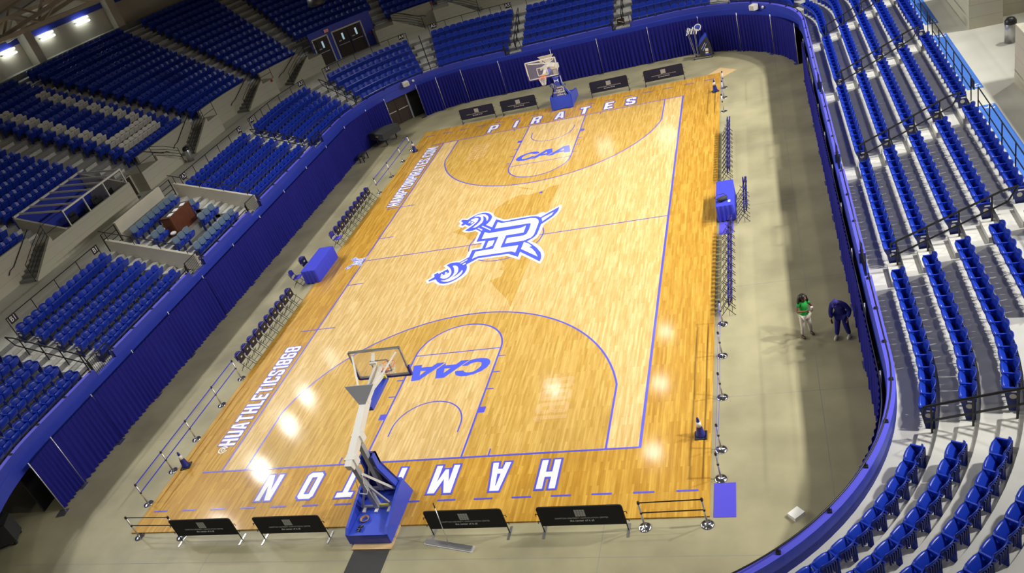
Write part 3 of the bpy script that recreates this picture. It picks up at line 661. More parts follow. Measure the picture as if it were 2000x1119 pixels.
for nm, s0, s1 in LOWER:
    for i in range(5):
        d = 1.05 + DEP * i; ps = line_positions(s0, s1, d)
        for k, s in enumerate(ps): seats.append((nm, i, k, len(ps), s, d, ZF + RIS * i))
Rm = cam.rotation_euler.to_matrix().transposed(); CV = Vector(CAMP)
def inframe(p, mx=40):
    q = Rm @ (Vector(p) - CV)
    if q.z > -.5: return None
    x = 1000 - 1605.87 * q.x / q.z; y = 559.5 + 1605.87 * q.y / q.z
    return (p - CV).length if -mx < x < 2000 + mx and -mx < y < 1119 + mx else None
rank = []
for q in seats:
    p = rp(q[4], q[5]) + Vector((0, 0, q[6] + .55)); dd = inframe(p)
    if dd is not None: rank.append((dd, q))
rank.sort(key=lambda r: r[0])
near = [q for _, q in rank[:300]]; rest = [q for _, q in rank[300:]]
PRO = {k: snapshot(make_seat(e)) for k, e in (('mid', ()), ('lo', (-1,)), ('hi', (1,)))}
used = set()
ROWN = ['front row', 'second row', 'third row', 'fourth row', 'back row']
SIDE = {0: ('near aisle', 'far aisle')}
for nm, i, k, n, s, d, z in near:
    key = 'lo' if k == 0 else 'hi' if k == n - 1 else 'mid'
    p = rp(s, d); p.z = z
    # on the east side s grows away from the camera, on the west side towards it
    kk = k if s < 60 else n - 1 - k
    where = ORD[kk] + ' from near aisle' if kk < n / 2 else ORD[n - 1 - kk] + ' from far aisle'
    lab = 'blue folding seat, %s, %s, %s' % (ROWN[i], where, nm)
    t = PRO[key]
    if key in used: copy_tree(t, p, rn(s) + pi / 2, lab, group='blue seats of the lower bowl')
    else: o = t[0]; o.location = p; o.rotation_euler = (0, 0, rn(s) + pi / 2); o['label'] = lab; o['group'] = 'blue seats of the lower bowl'; used.add(key)
# padded seats in the box, rows set round the wooden bar
vp = snapshot(make_seat((), True)); first = True
BOXN = ['front row', 'second row', 'third row', 'wall row']
for r in range(4):
    for k in range(8):
        if r == 1 and k in (3, 4): continue
        if r == 2 and k in (2, 3, 4, 5): continue
        s = 79.0 + .5 * k; p = rp(s, 1.12 + 1.03 * r); p.z = ZF + .49 * r
        lab = 'blue seat with grey back cover, box %s, %s from the A2 end' % (BOXN[r], ORD[k])
        if first: vp[0].location = p; vp[0].rotation_euler = (0, 0, rn(s) + pi / 2); vp[0]['label'] = lab; vp[0]['group'] = 'padded seats in the box'; first = False
        else: copy_tree(vp, p, rn(s) + pi / 2, lab, group='padded seats in the box')
# everything beyond the nearest three hundred: one object
SV = []; SF = []
def lowpoly_seat():
    mb = MB(); n = 3; w = .235
    vs = []; fs = []
    for side in (0, 1):
        for j in range(2):
            for i in range(n + 1):
                u = -1 + 2 * i / n; z = (.30, .83 - .05 * u * u)[j]; vs.append((u * w, .10 * (1 - j) + .05 * u * u - side * .03, z))
    N = 2 * (n + 1)
    for i in range(n): fs += [(i + 1, i, i + n + 1, i + n + 2), (i + N, i + 1 + N, i + n + 2 + N, i + n + 1 + N), (i + n + 1, i + n + 1 + N, i + n + 2 + N, i + n + 2)]
    fs += [(0, N, N + n + 1, n + 1), (n, n + n + 1, N + n + n + 1, N + n)]
    mb.add(vs, fs)
    pr = [(.13, .34), (.29, .64), (.345, .64), (.36, .60), (.20, .28)]; m = len(pr)
    mb.add([(x, y, z) for x in (-.23, .23) for y, z in pr], [(j, (j + 1) % m, m + (j + 1) % m, m + j) for j in range(m)] + [tuple(range(m - 1, -1, -1)), tuple(range(m, 2 * m))])
    mb.box(.225, .26, 0, .30, .61, .645).box(.23, .255, .04, .2, 0, .62)
    return mb.v, mb.f
LV, LF = lowpoly_seat(); LV = [Vector(v) for v in LV]; SMI = []
def put_low(s, d, z, mi=0):
    T = ringmat(s, d, z); k = len(SV); SV.extend(tuple(T @ v) for v in LV); SF.extend(tuple(i + k for i in f) for f in LF); SMI.extend([mi] * len(LF))
for nm, i, k, n, s, d, z in rest: put_low(s, d, z)
UPPER = [(0, 84.0, 96), (2, 77.1, 82.6), (0, 68.97, 74.45), (0, 64.53, 67.2), (0, 62.32, 63.88), (2, 59.1, 61.61), (0, 57.0, 58.59), (0, 52, 56.2)]
for bi, (k0, s0, s1) in enumerate(UPPER):
    for k in range(k0, 14):
        d = 9.9 + UD * k; z = UZ + UR * k; ps = line_positions(s0, s1, d, .5); n = len(ps)
        for c, s in enumerate(ps):
            p = rp(s, d) + Vector((0, 0, z + .5))
            if inframe(p, 60) is None: continue
            w = 0
            if bi == 2:
                if k in (1, 2) and 1 + (k == 1) <= c <= n - 3: w = 1
                if 3 <= k <= 10 and (c in (1, 2) or c in (n - 4, n - 3)): w = 1
            put_low(s, d, z, w)
me = bpy.data.meshes.new('stadium_seats'); me.from_pydata(SV, [], SF); me.materials.append(M['seat']); me.materials.append(M['white_seat']); me.polygons.foreach_set('material_index', SMI); me.update()
so = bpy.data.objects.new('distant_stadium_seats', me); COL.objects.link(so); tag(so, 'rows of blue and white folding seats filling the upper and far stands', 'seats'); so['kind'] = 'stuff'
# ------------------------------------------------------------------ pipe and drape
def drape_d(s):
    if s < 29: return -.2
    if s < 36: return -.2 - .45 * (s - 29) / 7
    if s < 50: return -.6
    if s < 57: return -.6 + .1 * (s - 50) / 7
    return -.5
def drape(s0, s1, name_, label, group):
    c = rp((s0 + s1) / 2, drape_d((s0 + s1) / 2)); L = (s1 - s0); n = int(L / .022); vs = []; fs = []
    ph = random.random() * 6; fr = 23 + random.random() * 7
    zs = (.03, .8, 1.6, 2.3)
    for i in range(n + 1):
        s = s0 + L * i / n; u = s * fr + 1.6 * sin(s * 2.3 + ph) + ph
        for j, z in enumerate(zs):
            am = (.062, .05, .04, .02)[j]
            p = rp(s, drape_d(s) + am * sin(u + .3 * j * sin(s)) + .02 * sin(u * .37 + ph) * (1 - z / 2.6)); vs.append((p.x - c.x, p.y - c.y, z + (.02 * sin(u * .21) if j == 0 else 0)))
    m = len(zs)
    for i in range(n):
        for j in range(m - 1): fs.append((i * m + j, (i + 1) * m + j, (i + 1) * m + j + 1, i * m + j + 1))
    t = thing('pleated_drape', label, 'curtain', (c.x, c.y, 0), 0, group)
    MB().add(vs, fs).build('cloth', 'drape', t, True, fix=False)
    MB().tube([rp(s, drape_d(s) + .05) - c + Vector((0, 0, 2.2)) for s in rsteps(s0, s1, .5)], .016, 6).build('top_pipe', 'pole', t)
    return t
def pole(s, t):
    d = drape_d(s) + (.0 if 30 < s < 63 or s > 93 else .09); p = rp(s, d) - t.location; T = Matrix.Translation(p) @ Matrix.Rotation(rn(s), 4, 'Z')
    mb = MB().tube([(0, 0, .01), (0, 0, 2.40)], .02, 8); mb.v = [tuple(T @ Vector(v)) for v in mb.v]; o = mb.build('upright_pole', 'pole', t, True)
    MB().box(-.2, .2, -.02, .36, 0, .012, T).build('base_plate', 'steel', o)
SETS = [('east', [-6.2 + 3.04 * i for i in range(12)], 'behind the courtside tables and people'), ('far', [30.3, 33.3, 36.2, 39.1, 42.5, 45.9, 49.1, 52.9, 55.8, 57.75, 59.35], 'across the far end'),
        ('west', [62.1, 63.9, 66.75, 69.8, 72.8, 75.85, 78.85, 81.8, 84.8, 87.8, 90.6, 93.45, 95.85, 97.3], 'along the bench side')]
for nm, ss, wh in SETS:
    for i in range(len(ss) - 1):
        lab = {'east': 'blue pleated drape under the near stand, %s from the near corner', 'far': 'blue pleated drape at the far end, %s from the far corner', 'west': 'blue pleated drape on the bench side, %s from the double door'}[nm] % ORD[i]
        t = drape(ss[i], ss[i + 1], nm, lab, 'drapes ' + wh); pole(ss[i], t)
        if i == len(ss) - 2: pole(ss[-1], t)

# ------------------------------------------------------------------ basketball goals
def goal(label, x, y, rz, near):
    t = thing('basketball_goal', label, 'basketball hoop', (x, y, .05 if not near else 0), rz, 'portable basketball goals')
    base = MB().box(-.64, .64, .02, 1.9, .05, .36).build('base', 'grey', t)
    pd = MB().box(-.60, .60, .02, 1.0, .36, .40).box(-.60, .60, 1.02, 1.72, .36, .41).box(-.66, .66, -.06, .02, .05, .42); pd.build('top_pad', 'pad', t)
    side = [(-.05, .04), (-.05, .43), (.12, .56), (1.5, .82), (1.78, .80), (2.0, .1), (2.0, .04)]
    for sx in (-1, 1): MB().prism(side, sx * .66 - .045, sx * .66 + .045, 0).build('side_pad', 'pad', t)
    MB().prism([(1.9, .04), (2.02, .04), (1.86, .80), (1.72, .80)], -.64, .64, 0).build('front_pad', 'pad', t)
    # front upright with its pad, rear upright, diagonal struts
    fr = MB().bar((0, 1.62, .6), (0, 1.62, 2.5), .17, .14).bar((-.52, 1.62, .62), (.52, 1.62, .62), .08, .08)
    for sx in (-1, 1): fr.bar((sx * .5, 1.62, .62), (sx * .09, 1.62, 1.55), .07, .05)
    fr.build('front_upright', 'grey', t)
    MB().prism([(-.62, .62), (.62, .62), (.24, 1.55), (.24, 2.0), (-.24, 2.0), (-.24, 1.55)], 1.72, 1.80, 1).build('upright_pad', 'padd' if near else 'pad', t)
    for sx in (-1, 1):
        MB().add([(sx * .62, 1.52, .62), (sx * .62, 1.80, .62), (sx * .24, 1.80, 1.55), (sx * .24, 1.52, 1.55), (sx * .24, 1.80, 2.0), (sx * .24, 1.52, 2.0),
                  (sx * .55, 1.52, .62), (sx * .55, 1.80, .62), (sx * .18, 1.80, 1.55), (sx * .18, 1.52, 1.55), (sx * .18, 1.80, 2.0), (sx * .18, 1.52, 2.0)],
                 [(0, 1, 2, 3), (3, 2, 4, 5), (6, 9, 8, 7), (9, 11, 10, 8), (0, 3, 9, 6), (3, 5, 11, 9), (1, 7, 8, 2), (2, 8, 10, 4), (5, 4, 10, 11)]).build('edge_pad', 'pad', t)
    rr = MB().bar((0, 1.02, .48), (0, .9, 2.42), .19, .15).bar((-.56, 1.02, .46), (.56, 1.02, .46), .07, .07)
    for sx in (-1, 1): rr.bar((sx * .52, 1.02, .48), (sx * .07, .97, 1.35), .06, .06)
    rr.build('rear_upright', 'grey', t)
    MB().bar((.09, .93, 1.95), (.42, 1.58, .62), .05, .07).bar((-.09, .93, 1.95), (-.3, 1.58, .62), .04, .05).build('brace', 'white', t)
    for sx in (-.42, 0, .42): MB().bar((sx, .8, .44), (sx, 1.0, .44), .09, .05).build('hinge_bracket', 'white', t)
    bo = MB().bar((0, .68, 2.42), (0, 2.85, 3.2), .22, .26)
    for y, z in ((.95, 2.44), (1.69, 2.66)): bo.box(-.17, .17, y - .12, y + .12, z - .1, z + .18)
    bo.build('boom', 'white', t)
    MB().bar((-.09, 2.7, 3.16), (-.09, 4.22, 3.42), .06, .14).bar((.09, 2.7, 3.16), (.09, 4.22, 3.42), .06, .14).bar((0, 3.3, 3.2), (0, 4.22, 3.05), .16, .1).build('board_arm', 'white', t)
    MB().bar((.0, 2.75, 2.86), (0, 4.2, 2.90), .26, .14).build('arm_pad', 'pad', t)
    MB().box(-.16, .16, 4.05, 4.1, 2.98, 3.08).build('sticker', 'yellow', t)
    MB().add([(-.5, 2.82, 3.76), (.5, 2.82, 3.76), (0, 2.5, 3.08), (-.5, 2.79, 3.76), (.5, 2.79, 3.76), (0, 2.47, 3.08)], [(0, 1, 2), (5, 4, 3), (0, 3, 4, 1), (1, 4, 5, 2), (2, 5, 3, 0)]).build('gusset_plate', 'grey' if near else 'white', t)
    for sx in (-1, 1): MB().tube([(sx * .05, 2.6, 3.22), (sx * .78, 4.2, 3.86)], .03, 8).build('strut', 'white', t)
    g = MB().box(-.88, .88, 4.27, 4.295, 2.94, 3.94).build('backboard', 'glass', t)
    f = MB()
    for a, b in (((-.91, 2.92), (.91, 2.92)), ((-.91, 3.965), (.91, 3.965)), ((-.91, 2.92), (-.91, 3.965)), ((.91, 2.92), (.91, 3.965))): f.bar((a[0], 4.28, a[1]), (b[0], 4.28, b[1]), .075, .055)
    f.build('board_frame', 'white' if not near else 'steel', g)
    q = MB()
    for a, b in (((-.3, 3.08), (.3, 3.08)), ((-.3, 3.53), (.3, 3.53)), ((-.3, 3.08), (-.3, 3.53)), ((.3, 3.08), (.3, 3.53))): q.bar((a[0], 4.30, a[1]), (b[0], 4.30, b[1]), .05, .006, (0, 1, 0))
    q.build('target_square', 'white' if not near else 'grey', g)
    e = MB().bar((-.93, 4.28, 2.885), (.93, 4.28, 2.885), .09, .06)
    for sx in (-1, 1): e.bar((sx * .94, 4.28, 2.87), (sx * .94, 4.28, 3.22), .09, .06)
    e.build('board_padding', 'padd', g)
    MB().bar((0, 4.2, 3.9), (0, 3.98, 3.74), .09, .07).box(-.12, .12, 3.92, 4.0, 3.66, 3.72).build('clamp', 'white', t)
    ri = MB().tube([(.2286 * cos(2 * pi * i / 24), 4.69 + .2286 * sin(2 * pi * i / 24), 3.05) for i in range(24)], .016, 6, True).box(-.1, .1, 4.3, 4.46, 3.0, 3.06).build('rim', 'orange', t, True)
    nt = MB(); prev = None
    for k in range(5):
        z = 3.03 - .1 * k; r = .225 - .025 * k - (.0 if k < 3 else .01); ring = [(r * cos(2 * pi * (i + .5 * (k % 2)) / 12), 4.69 + r * sin(2 * pi * (i + .5 * (k % 2)) / 12), z) for i in range(12)]
        if prev:
            for i in range(12):
                a = ring[i]; o = 0 if k % 2 else 1
                nt.tube([prev[i], a], .006, 4, cap=False).tube([prev[(i + (1 if k % 2 else -1)) % 12], a], .006, 4, cap=False)
        prev = ring
    nt.tube(prev, .007, 4, True); nt.build('net', 'net', ri)
    if near:
        MB().tube([(.1 + .03 * sin(i * 1.3), .9 - .02 * i, 1.95 - .09 * i + .05 * sin(i)) for i in range(9)] + [(-.25, .86, 1.2), (-.2, .9, 1.75)], .012, 5).build('cable', 'white', t)
        cx = MB()
        for k in range(5): cx.tube([(-.28 + (.11 + .008 * k) * cos(a * pi / 8), .55 + (.1 + .006 * k) * sin(a * pi / 8), .415 + .012 * k) for a in range(16)], .010, 5, True)
        cx.build('coiled_rope', 'tan', t)
        MB().tube([(-.34, .3, .42), (-.24, .28, .45), (-.3, .2, .46), (-.36, .18, .43), (-.26, .14, .45), (-.3, .08, .43)], .035, 6).build('black_strap', 'black', t)
        MB().bar((.02, 1.04, .51), (.4, 1.04, .51), .05, .03).build('level_bar', 'yellow', t)
    else:
        L = MB(); k = .30; w = Vector((0, 1.812, 0))
        T = lambda p: (-(p[0] - lcx) * .19, 1.815, 1.06 + (p[1] - lcy) * .19)
        for nm, poly, mm, dy in (('front_emblem', [LOGO_W], 'grey_cover', 0), ('front_emblem_blue', [LOGO_B], 'padd', .003), ('front_emblem_white', LOGO_H, 'print', .006)):
            e = MB()
            for p in poly:
                tri = tessellate_polygon([[Vector((a, b, 0)) for a, b in p]]); e.add([(T(q)[0], T(q)[1] + dy, T(q)[2]) for q in p], [tuple(x) for x in tri])
            e.build(nm, mm, t, fix=False)
        e = MB()
        for sx in (-1, 1):
            e.tube([(sx * .02, 1.815, 1.80), (sx * .10, 1.815, 1.78), (sx * .13, 1.815, 1.72)], .02, 4).tube([(sx * .02, 1.815, 1.80), (sx * .10, 1.815, 1.82), (sx * .13, 1.815, 1.88)], .02, 4)
        e.build('maker_emblem', 'wprint', t)
        text('front_word', 'HAMPTON', .15, t, (0, 1.826, 1.06), (pi / 2, 0, pi), 'wprint', sx=1.0)
    return t
goal('portable basketball goal at the near baseline seen from behind', -.16, -17.67, 0, True)
goal('portable basketball goal at the far baseline facing the camera', .05, 18.2, pi, False)
st = struct(MB().box(-.72, .6, -17.93, -17.05, 0, .05).build('floor_ramp_board', 'ply'))
tag(MB().box(-.66, .54, -19.6, -17.94, 0, .012).build('rubber_mat', 'rubber'), 'black rubber mat leading from the near basketball goal', 'mat')

# ------------------------------------------------------------------ banner barriers
def barrier(x, y, label, cm='banner'):
    t = thing('banner_barrier', label, 'barrier', (x, y, 0), 0, 'black banner barriers behind the baselines')
    out = [(-1.2, .27), (1.2, .27), (1.2, .93), (1.17, .985), (1.1, 1.0), (-1.1, 1.0), (-1.17, .985), (-1.2, .93)]
    p = MB().prism(out, -.018, .018, 1).build('banner_cloth', cm, t)
    gr = MB()
    for i in range(4):
        for j in range(4): gr.box(-.145 + .075 * i, -.08 + .075 * i, -.022, -.019, .62 + .066 * j, .678 + .066 * j)
    gr.build('grid_emblem', 'print', p)
    text('name_line', 'HAMPTON UNIVERSITY CONVOCATION CENTER', .078, p, (0, -.021, .555), (pi / 2, 0, 0), 'print', sx=.86)
    text('motto_line', 'the center of it all', .105, p, (0, -.021, .455), (pi / 2, .0, 0), 'wprint', sx=.9)
    for sx in (-1, 1):
        MB().tube([(sx * 1.19, .0, .02), (sx * 1.19, 0, .9)], .018, 6).build('post', 'black', t)
        MB().box(sx * 1.19 - .035, sx * 1.19 + .035, -.24, .24, 0, .014).build('foot', 'steel', t)
        hk = MB()
        for z in (.42, .72): hk.tube([(sx * 1.2, 0, z), (sx * 1.27, 0, z + .02), (sx * 1.28, 0, z - .06)], .012, 5)
        hk.build('hook', 'black', t)
for x, w in ((-6.15, 'first from the bench side'), (-2.9, 'second from the bench side'), (3.0, 'behind the dust mop'), (6.42, 'beside the stanchion pair')): barrier(x, -17.42, 'black banner barrier behind the near baseline, ' + w)
for x, w in ((-5.93, 'first from the bench side'), (-3.02, 'nearer the goal on the bench side'), (3.0, 'next to the goal on the table side'), (6.42, 'by the traffic cone corner')): barrier(x, 17.3, 'black banner barrier behind the far baseline, ' + w, 'bannerhaze')

# ------------------------------------------------------------------ folding chairs
def make_chair(up):
    t = thing('folding_chair', 'x', 'chair')
    vs = MB(); n = 6
    back_shell(.21, .56, .86, .024, 6, .05, .06).build('backrest', 'cap' if 0 else 'seatback_navy', t, True).location = (0, -.27, 0)
    for sx in (-1, 1):
        MB().tube([(sx * .2, -.27, .80), (sx * .21, -.2, .55), (sx * .215, .22, .0)], .012, 6).build('front_leg', 'black', t)
        MB().tube([(sx * .19, .05, .42), (sx * .19, -.28, .0)], .012, 6).build('rear_leg', 'black', t)
    MB().tube([(-.2, .13, .13), (.2, .13, .13)], .009, 5).tube([(-.19, -.18, .13), (.19, -.18, .13)], .009, 5).build('crossbar', 'black', t)
    if up:
        s = MB().prism([(-.13, .42), (-.08, .42), (-.11, .81), (-.16, .81)], -.2, .2, 0).build('seat', 'seatback_navy', t)
        MB().prism([(-.078, .44), (-.072, .44), (-.102, .79), (-.108, .79)], -.185, .185, 0).build('seat_underside', 'black', s)
        MB().box(-.05, .05, -.095, -.085, .58, .66).build('sticker', 'print', s)
    else:
        MB().prism([(-.17, .425), (.22, .44), (.225, .465), (.2, .475), (-.17, .455)], -.2, .2, 0).build('seat', 'matblue', t)
    return t
M['seatback_navy'] = mat('navy_chair_vinyl', (.022, .022, .22), .4)
cu, cdn = snapshot(make_chair(True)), snapshot(make_chair(False)); cfirst = {1: True, 0: True}
def chair(x, y, rz, label, group, up=1):
    tr = cu if up else cdn
    if cfirst[up]: o = tr[0]; o.location = (x, y, 0); o.rotation_euler = (0, 0, rz); o['label'] = label; o['group'] = group; cfirst[up] = False
    else: copy_tree(tr, (x, y, 0), rz, label, group=group)
for i in range(10): chair(-10.0, -8.02 + .541 * i, -pi / 2 + random.uniform(-.05, .05), 'folding chair with flipped-up seat, %s from the near end of the near bench' % ORD[i], 'near bench chairs')
for i in range(10): chair(-10.02, 2.3 + .565 * i, -pi / 2 + random.uniform(-.05, .05), 'folding chair, %s from the table end of the far bench row' % ORD[i], 'far bench chairs', 0 if i == 0 else 1)
chair(-10.7, -1.35, -pi / 2 + .15, 'folding chair behind the blue scoring table at its near end', 'chairs behind the bench side table', 0)
chair(-10.72, -.1, -pi / 2 - .1, 'folding chair behind the blue scoring table near its middle', 'chairs behind the bench side table', 1)
for i in range(11): chair(10.14, 7.9 - .53 * i, pi / 2 + random.uniform(-.05, .05), 'folding chair opposite the far bench, %s from the table' % ORD[10 - i], 'far chairs beside the courtside table')
for i in range(11): chair(10.2, -2.35 - .545 * i, pi / 2 + random.uniform(-.05, .05), 'folding chair between courtside table and rope line, %s from the table' % ORD[i], 'near chairs beside the courtside table')
for i, y in enumerate((.85, .1, -.6, -1.3)): chair(10.82, y, pi / 2 + random.uniform(-.15, .1), 'folding chair pulled up behind the courtside table, %s from its far end' % ORD[i], 'chairs behind the courtside table')

# ------------------------------------------------------------------ tables under blue cloths
def table(x0, x1, y0, y1, label, openside):
    cx, cy = (x0 + x1) / 2, (y0 + y1) / 2; a, b = (x1 - x0) / 2, (y1 - y0) / 2
    t = thing('covered_table', label, 'table', (cx, cy, 0), 0, 'tables under blue cloths')
    MB().box(-a + .03, a - .03, -b + .03, b - .03, .70, .74).build('tabletop', 'white', t)
    for sx in (-1, 1):
        for sy in (-1, 1): MB().tube([(sx * (a - .1), sy * (b - .15), 0), (sx * (a - .1), sy * (b - .15), .70)], .016, 6).build('leg', 'steel', t)
    per = []
    N = 26; Nx = 14
    for i in range(N): per.append((a, -b + 2 * b * i / N, 1, 0))
    for i in range(Nx): per.append((a - 2 * a * i / Nx, b, 0, 1))
    for i in range(N): per.append((-a, b - 2 * b * i / N, -1, 0))
    for i in range(Nx): per.append((-a + 2 * a * i / Nx, -b, 0, -1))
    vs = []; fs = []; m = len(per)
    for z, k in ((.755, 0), (.74, .012), (.45, .02), (.055, .035)):
        for i, (x, y, nx, ny) in enumerate(per):
            wv = sin(i * 1.7) * k * (1.0 if ny else .25); vs.append((x + nx * (k + wv), y + ny * (k + wv), z))
    for j in range(3):
        for i in range(m): fs.append((j * m + i, j * m + (i + 1) % m, (j + 1) * m + (i + 1) % m, (j + 1) * m + i))
    fs.append(tuple(range(m)))
    o = MB().add(vs, fs).build('tablecloth', 'cloth', None, True); o.location = (cx, cy, 0)
    bm = bmesh.new(); bm.from_mesh(o.data); bmesh.ops.triangulate(bm, faces=[f for f in bm.faces if len(f.verts) > 4]); bm.to_mesh(o.data); bm.free()
    for p in o.data.polygons: p.use_smooth = abs(p.normal.z) < .6
    return o
tag(table(-10.3, -9.5, -1.45, .85, 'folding table under the cloth on the bench side at midcourt', 0), 'royal blue cloth over the empty scoring table on the bench side', 'tablecloth', 'blue tablecloths')
tag(table(9.82, 10.52, -1.2, 1.1, 'folding table under the cloth opposite the bench side', 0), 'royal blue cloth over the courtside table that holds the black bag', 'tablecloth', 'blue tablecloths')
bg = thing('shoulder_bag', 'black shoulder bag lying on the blue courtside table', 'bag', (10.1, -.75, .757), .5)
MB().ball((0, 0, .1), 1, 14, (.24, .13, .10)).box(-.17, .17, -.1, .1, .0, .15).build('body', 'rubber', bg, True)
MB().tube([(-.22, 0, .12), (-.3, .12, .2), (-.1, .22, .22), (.15, .14, .22), (.22, 0, .14)], .014, 5).build('strap', 'black', bg, True)
tag(MB().box(-.05, .05, -.09, .09, 0, .012).build('notepad', 'paper', None, loc=(10.36, -.86, .758)), 'small white pad beside the black bag on the courtside table', 'paper')
tag(MB().box(9.85, 10.43, -17.07, -15.86, 0, .012).build('floor_mat', 'matblue'), 'plain blue mat at the near corner of the court', 'mat')
tag(MB().box(9.86, 10.42, -2.25, -1.25, 0, .012).build('floor_mat', 'matblue'), 'plain blue mat under the first chair by the courtside table', 'mat')

# ------------------------------------------------------------------ stanchions, cones
def stanchion(x, y, label, nxt=None, bm='cloth', z0=.0):
    t = thing('stanchion', label, 'stanchion', (x, y, z0), 0, 'rope line posts around the court')
    MB().lathe([(.178, 0), (.178, .015), (.15, .03), (.08, .055), (.035, .07), (.03, .09)], 20).build('base', 'chrome', t, True)
    MB().tube([(0, 0, .06), (0, 0, .94)], .028, 10).build('pole', 'pole', t, True)
    MB().lathe([(.033, .90), (.036, .91), (.036, .985), (.026, .995)], 12).lathe([(.034, .53), (.034, .6)], 12).build('belt_head', 'black', t, True)
    if nxt:
        dx, dy = nxt[0] - x, nxt[1] - y
        for z in (.95, .57): MB().bar((0, 0, z), (dx, dy, z), .004, .045).build('belt', bm, t)
    return t
ST = [(10.03, -15.7), (10.03, -14.57), (10.05, -12.3), (10.03, -10.23), (10.04, -8.45)]
for i, (x, y) in enumerate(ST): stanchion(x, y, 'chrome rope post on the people side of the court, %s from the near mat' % ORD[i], ST[i + 1] if i < 4 else None)
ST = [(9.98, 14.46), (9.98, 12.94), (9.98, 10.91)]
for i, (x, y) in enumerate(ST): stanchion(x, y, 'chrome rope post by the far chairs, %s from the far cone' % ORD[i], ST[i + 1] if i < 2 else (9.98, 16.6) if 0 else None)
ST = [(-10.0, -15.7), (-10.0, -14.09), (-10.0, -12.42), (-10.0, -10.43), (-10.0, -8.75)]
for i, (x, y) in enumerate(ST): stanchion(x, y, 'chrome rope post on the bench side, %s from the near corner' % ORD[i], ST[i + 1] if i < 4 else None)
ST = [(-9.97, 8.3), (-9.95, 10.46), (-9.95, 12.63), (-9.95, 14.4)]
for i, (x, y) in enumerate(ST): stanchion(x, y, 'chrome rope post past the far bench, %s from the last chair' % ORD[i], ST[i + 1] if i < 3 else None)
stanchion(8.05, -17.34, 'chrome post with black belts between banner barrier and blue mat', (9.7, -17.3), 'black'); stanchion(9.7, -17.3, 'chrome post with black belt end next to the blue mat')
stanchion(-9.3, -17.2, 'chrome post at the bench side corner of the near baseline', (-7.5, -17.25), 'black'); stanchion(-7.5, -17.25, 'chrome post touching the first near banner barrier')
def cone(x, y, label, z=.05):
    t = thing('traffic_cone', label, 'traffic cone', (x, y, z), random.uniform(0, .4), 'blue traffic cones')
    MB().box(-.18, .18, -.18, .18, 0, .035).build('base', 'rubber', t)
    MB().lathe([(.15, .035), (.135, .06), (.085, .38), (.055, .56), (.03, .71), (.022, .72)], 16).build('body', 'padd', t, True)
    MB().lathe([(.087, .40), (.060, .565), (.058, .565)], 16).build('collar', 'white', t, True)
cone(-9.45, -13.95, 'blue traffic cone by the bench side rope line near the camera'); cone(9.45, -14.0, 'blue traffic cone on the people side of the near baseline')
cone(9.5, 14.0, 'blue traffic cone at the far corner by the rope posts'); cone(-9.5, 13.85, 'blue traffic cone at the far end of the bench side')

# ------------------------------------------------------------------ dust mop, box, plywood, covered piano and bench, shooting machine, cart
t = thing('dust_mop', 'wide dust mop leaning on the black banner barrier', 'mop', (2.42, -17.82, 0), -.2)
MB().box(-.78, .78, -.07, .07, .015, .075).build('mop_head', 'steel', t)
MB().box(-.82, .82, -.11, .11, .0, .02).build('mop_fringe', 'print', t)
T_ = Vector((-.30, .42, 1.25))
MB().tube([(0, 0, .07), T_ * .97], .014, 8).build('handle', 'pole', t, True)
MB().tube([T_ * .88, T_], .018, 8).build('grip', 'black', t, True)
tag(MB().box(-.17, .17, -.13, .13, 0, .12).build('floor_box', 'white', None, loc=(11.93, -17.08, 0)), 'white electrical box on the floor by the near corner parapet', 'box').rotation_euler = (0, 0, .75)
struct(MB().prism([(9.0, 17.1), (9.72, 17.95), (10.7, 17.05), (9.86, 16.2)], 0, .02).build('floor_plywood_sheet', 'ply'))
pn = thing('grand_piano', 'grand piano under a black cover beside the double door', 'piano', (-12.45, 16.75, 0), radians(62))
out = [(-.85, -.7), (-.85, .72), (-.2, .72), (.35, .45), (.75, .1), (.9, -.2), (.85, -.5), (.6, -.7)]
cv = MB(); vs = []; m = len(out)
for k, z in ((.94, 1.02), (1.0, .98), (1.03, .62), (1.06, .55)):
    for x, y in out: vs.append((x * k, y * k, z + (.03 * sin(x * 9 + y * 7) if z == .55 else 0)))
cv.add(vs, [(j * m + i, j * m + (i + 1) % m, (j + 1) * m + (i + 1) % m, (j + 1) * m + i) for j in range(3) for i in range(m)])
tri = tessellate_polygon([[Vector((x, y, 0)) for x, y in out]]); cv.add(vs[:m], [tuple(x) for x in tri])
cv.build('cover', 'rubber', pn)
for x, y in ((-.6, -.5), (-.6, .5), (.55, -.2)):
    lg = MB().lathe([(.07, .08), (.05, .2), (.06, .58)], 10, (x, y, 0)).build('leg', 'black', pn)
    MB().ball((x, y, .045), .045, 8).build('caster', 'tan', lg)
MB().box(-.872, -.866, -.16, .12, .74, .82).build('maker_plate', 'tan', pn)
pb = thing('piano_bench', 'black piano bench against the drape near the covered piano', 'bench', (-13.35, 14.15, 0), radians(90))
MB().box(-.4, .4, -.18, .18, .40, .50).build('cushion', 'rubber', pb)
for x in (-.35, .35):
    for y in (-.14, .14): MB().bar((x, y, 0), (x, y, .40), .05, .05).build('leg', 'black', pb)
sm = thing('shooting_machine', 'black and blue basketball shooting machine with folded net against the far drape', 'ball machine', (8.65, 20.65, 0), radians(-8))
MB().prism([(-.1, .15), (.62, .15), (.5, .75), (.38, 1.15), (.3, 1.45), (.02, 1.2), (-.12, .75)], -.28, .28, 1).build('body', 'rubber', sm)
MB().prism([(-.14, .8), (.0, 1.22), (.3, 1.48), (.36, 1.3), (.05, .98)], -.30, .30, 1).build('hood', 'pad', sm)
e = MB()
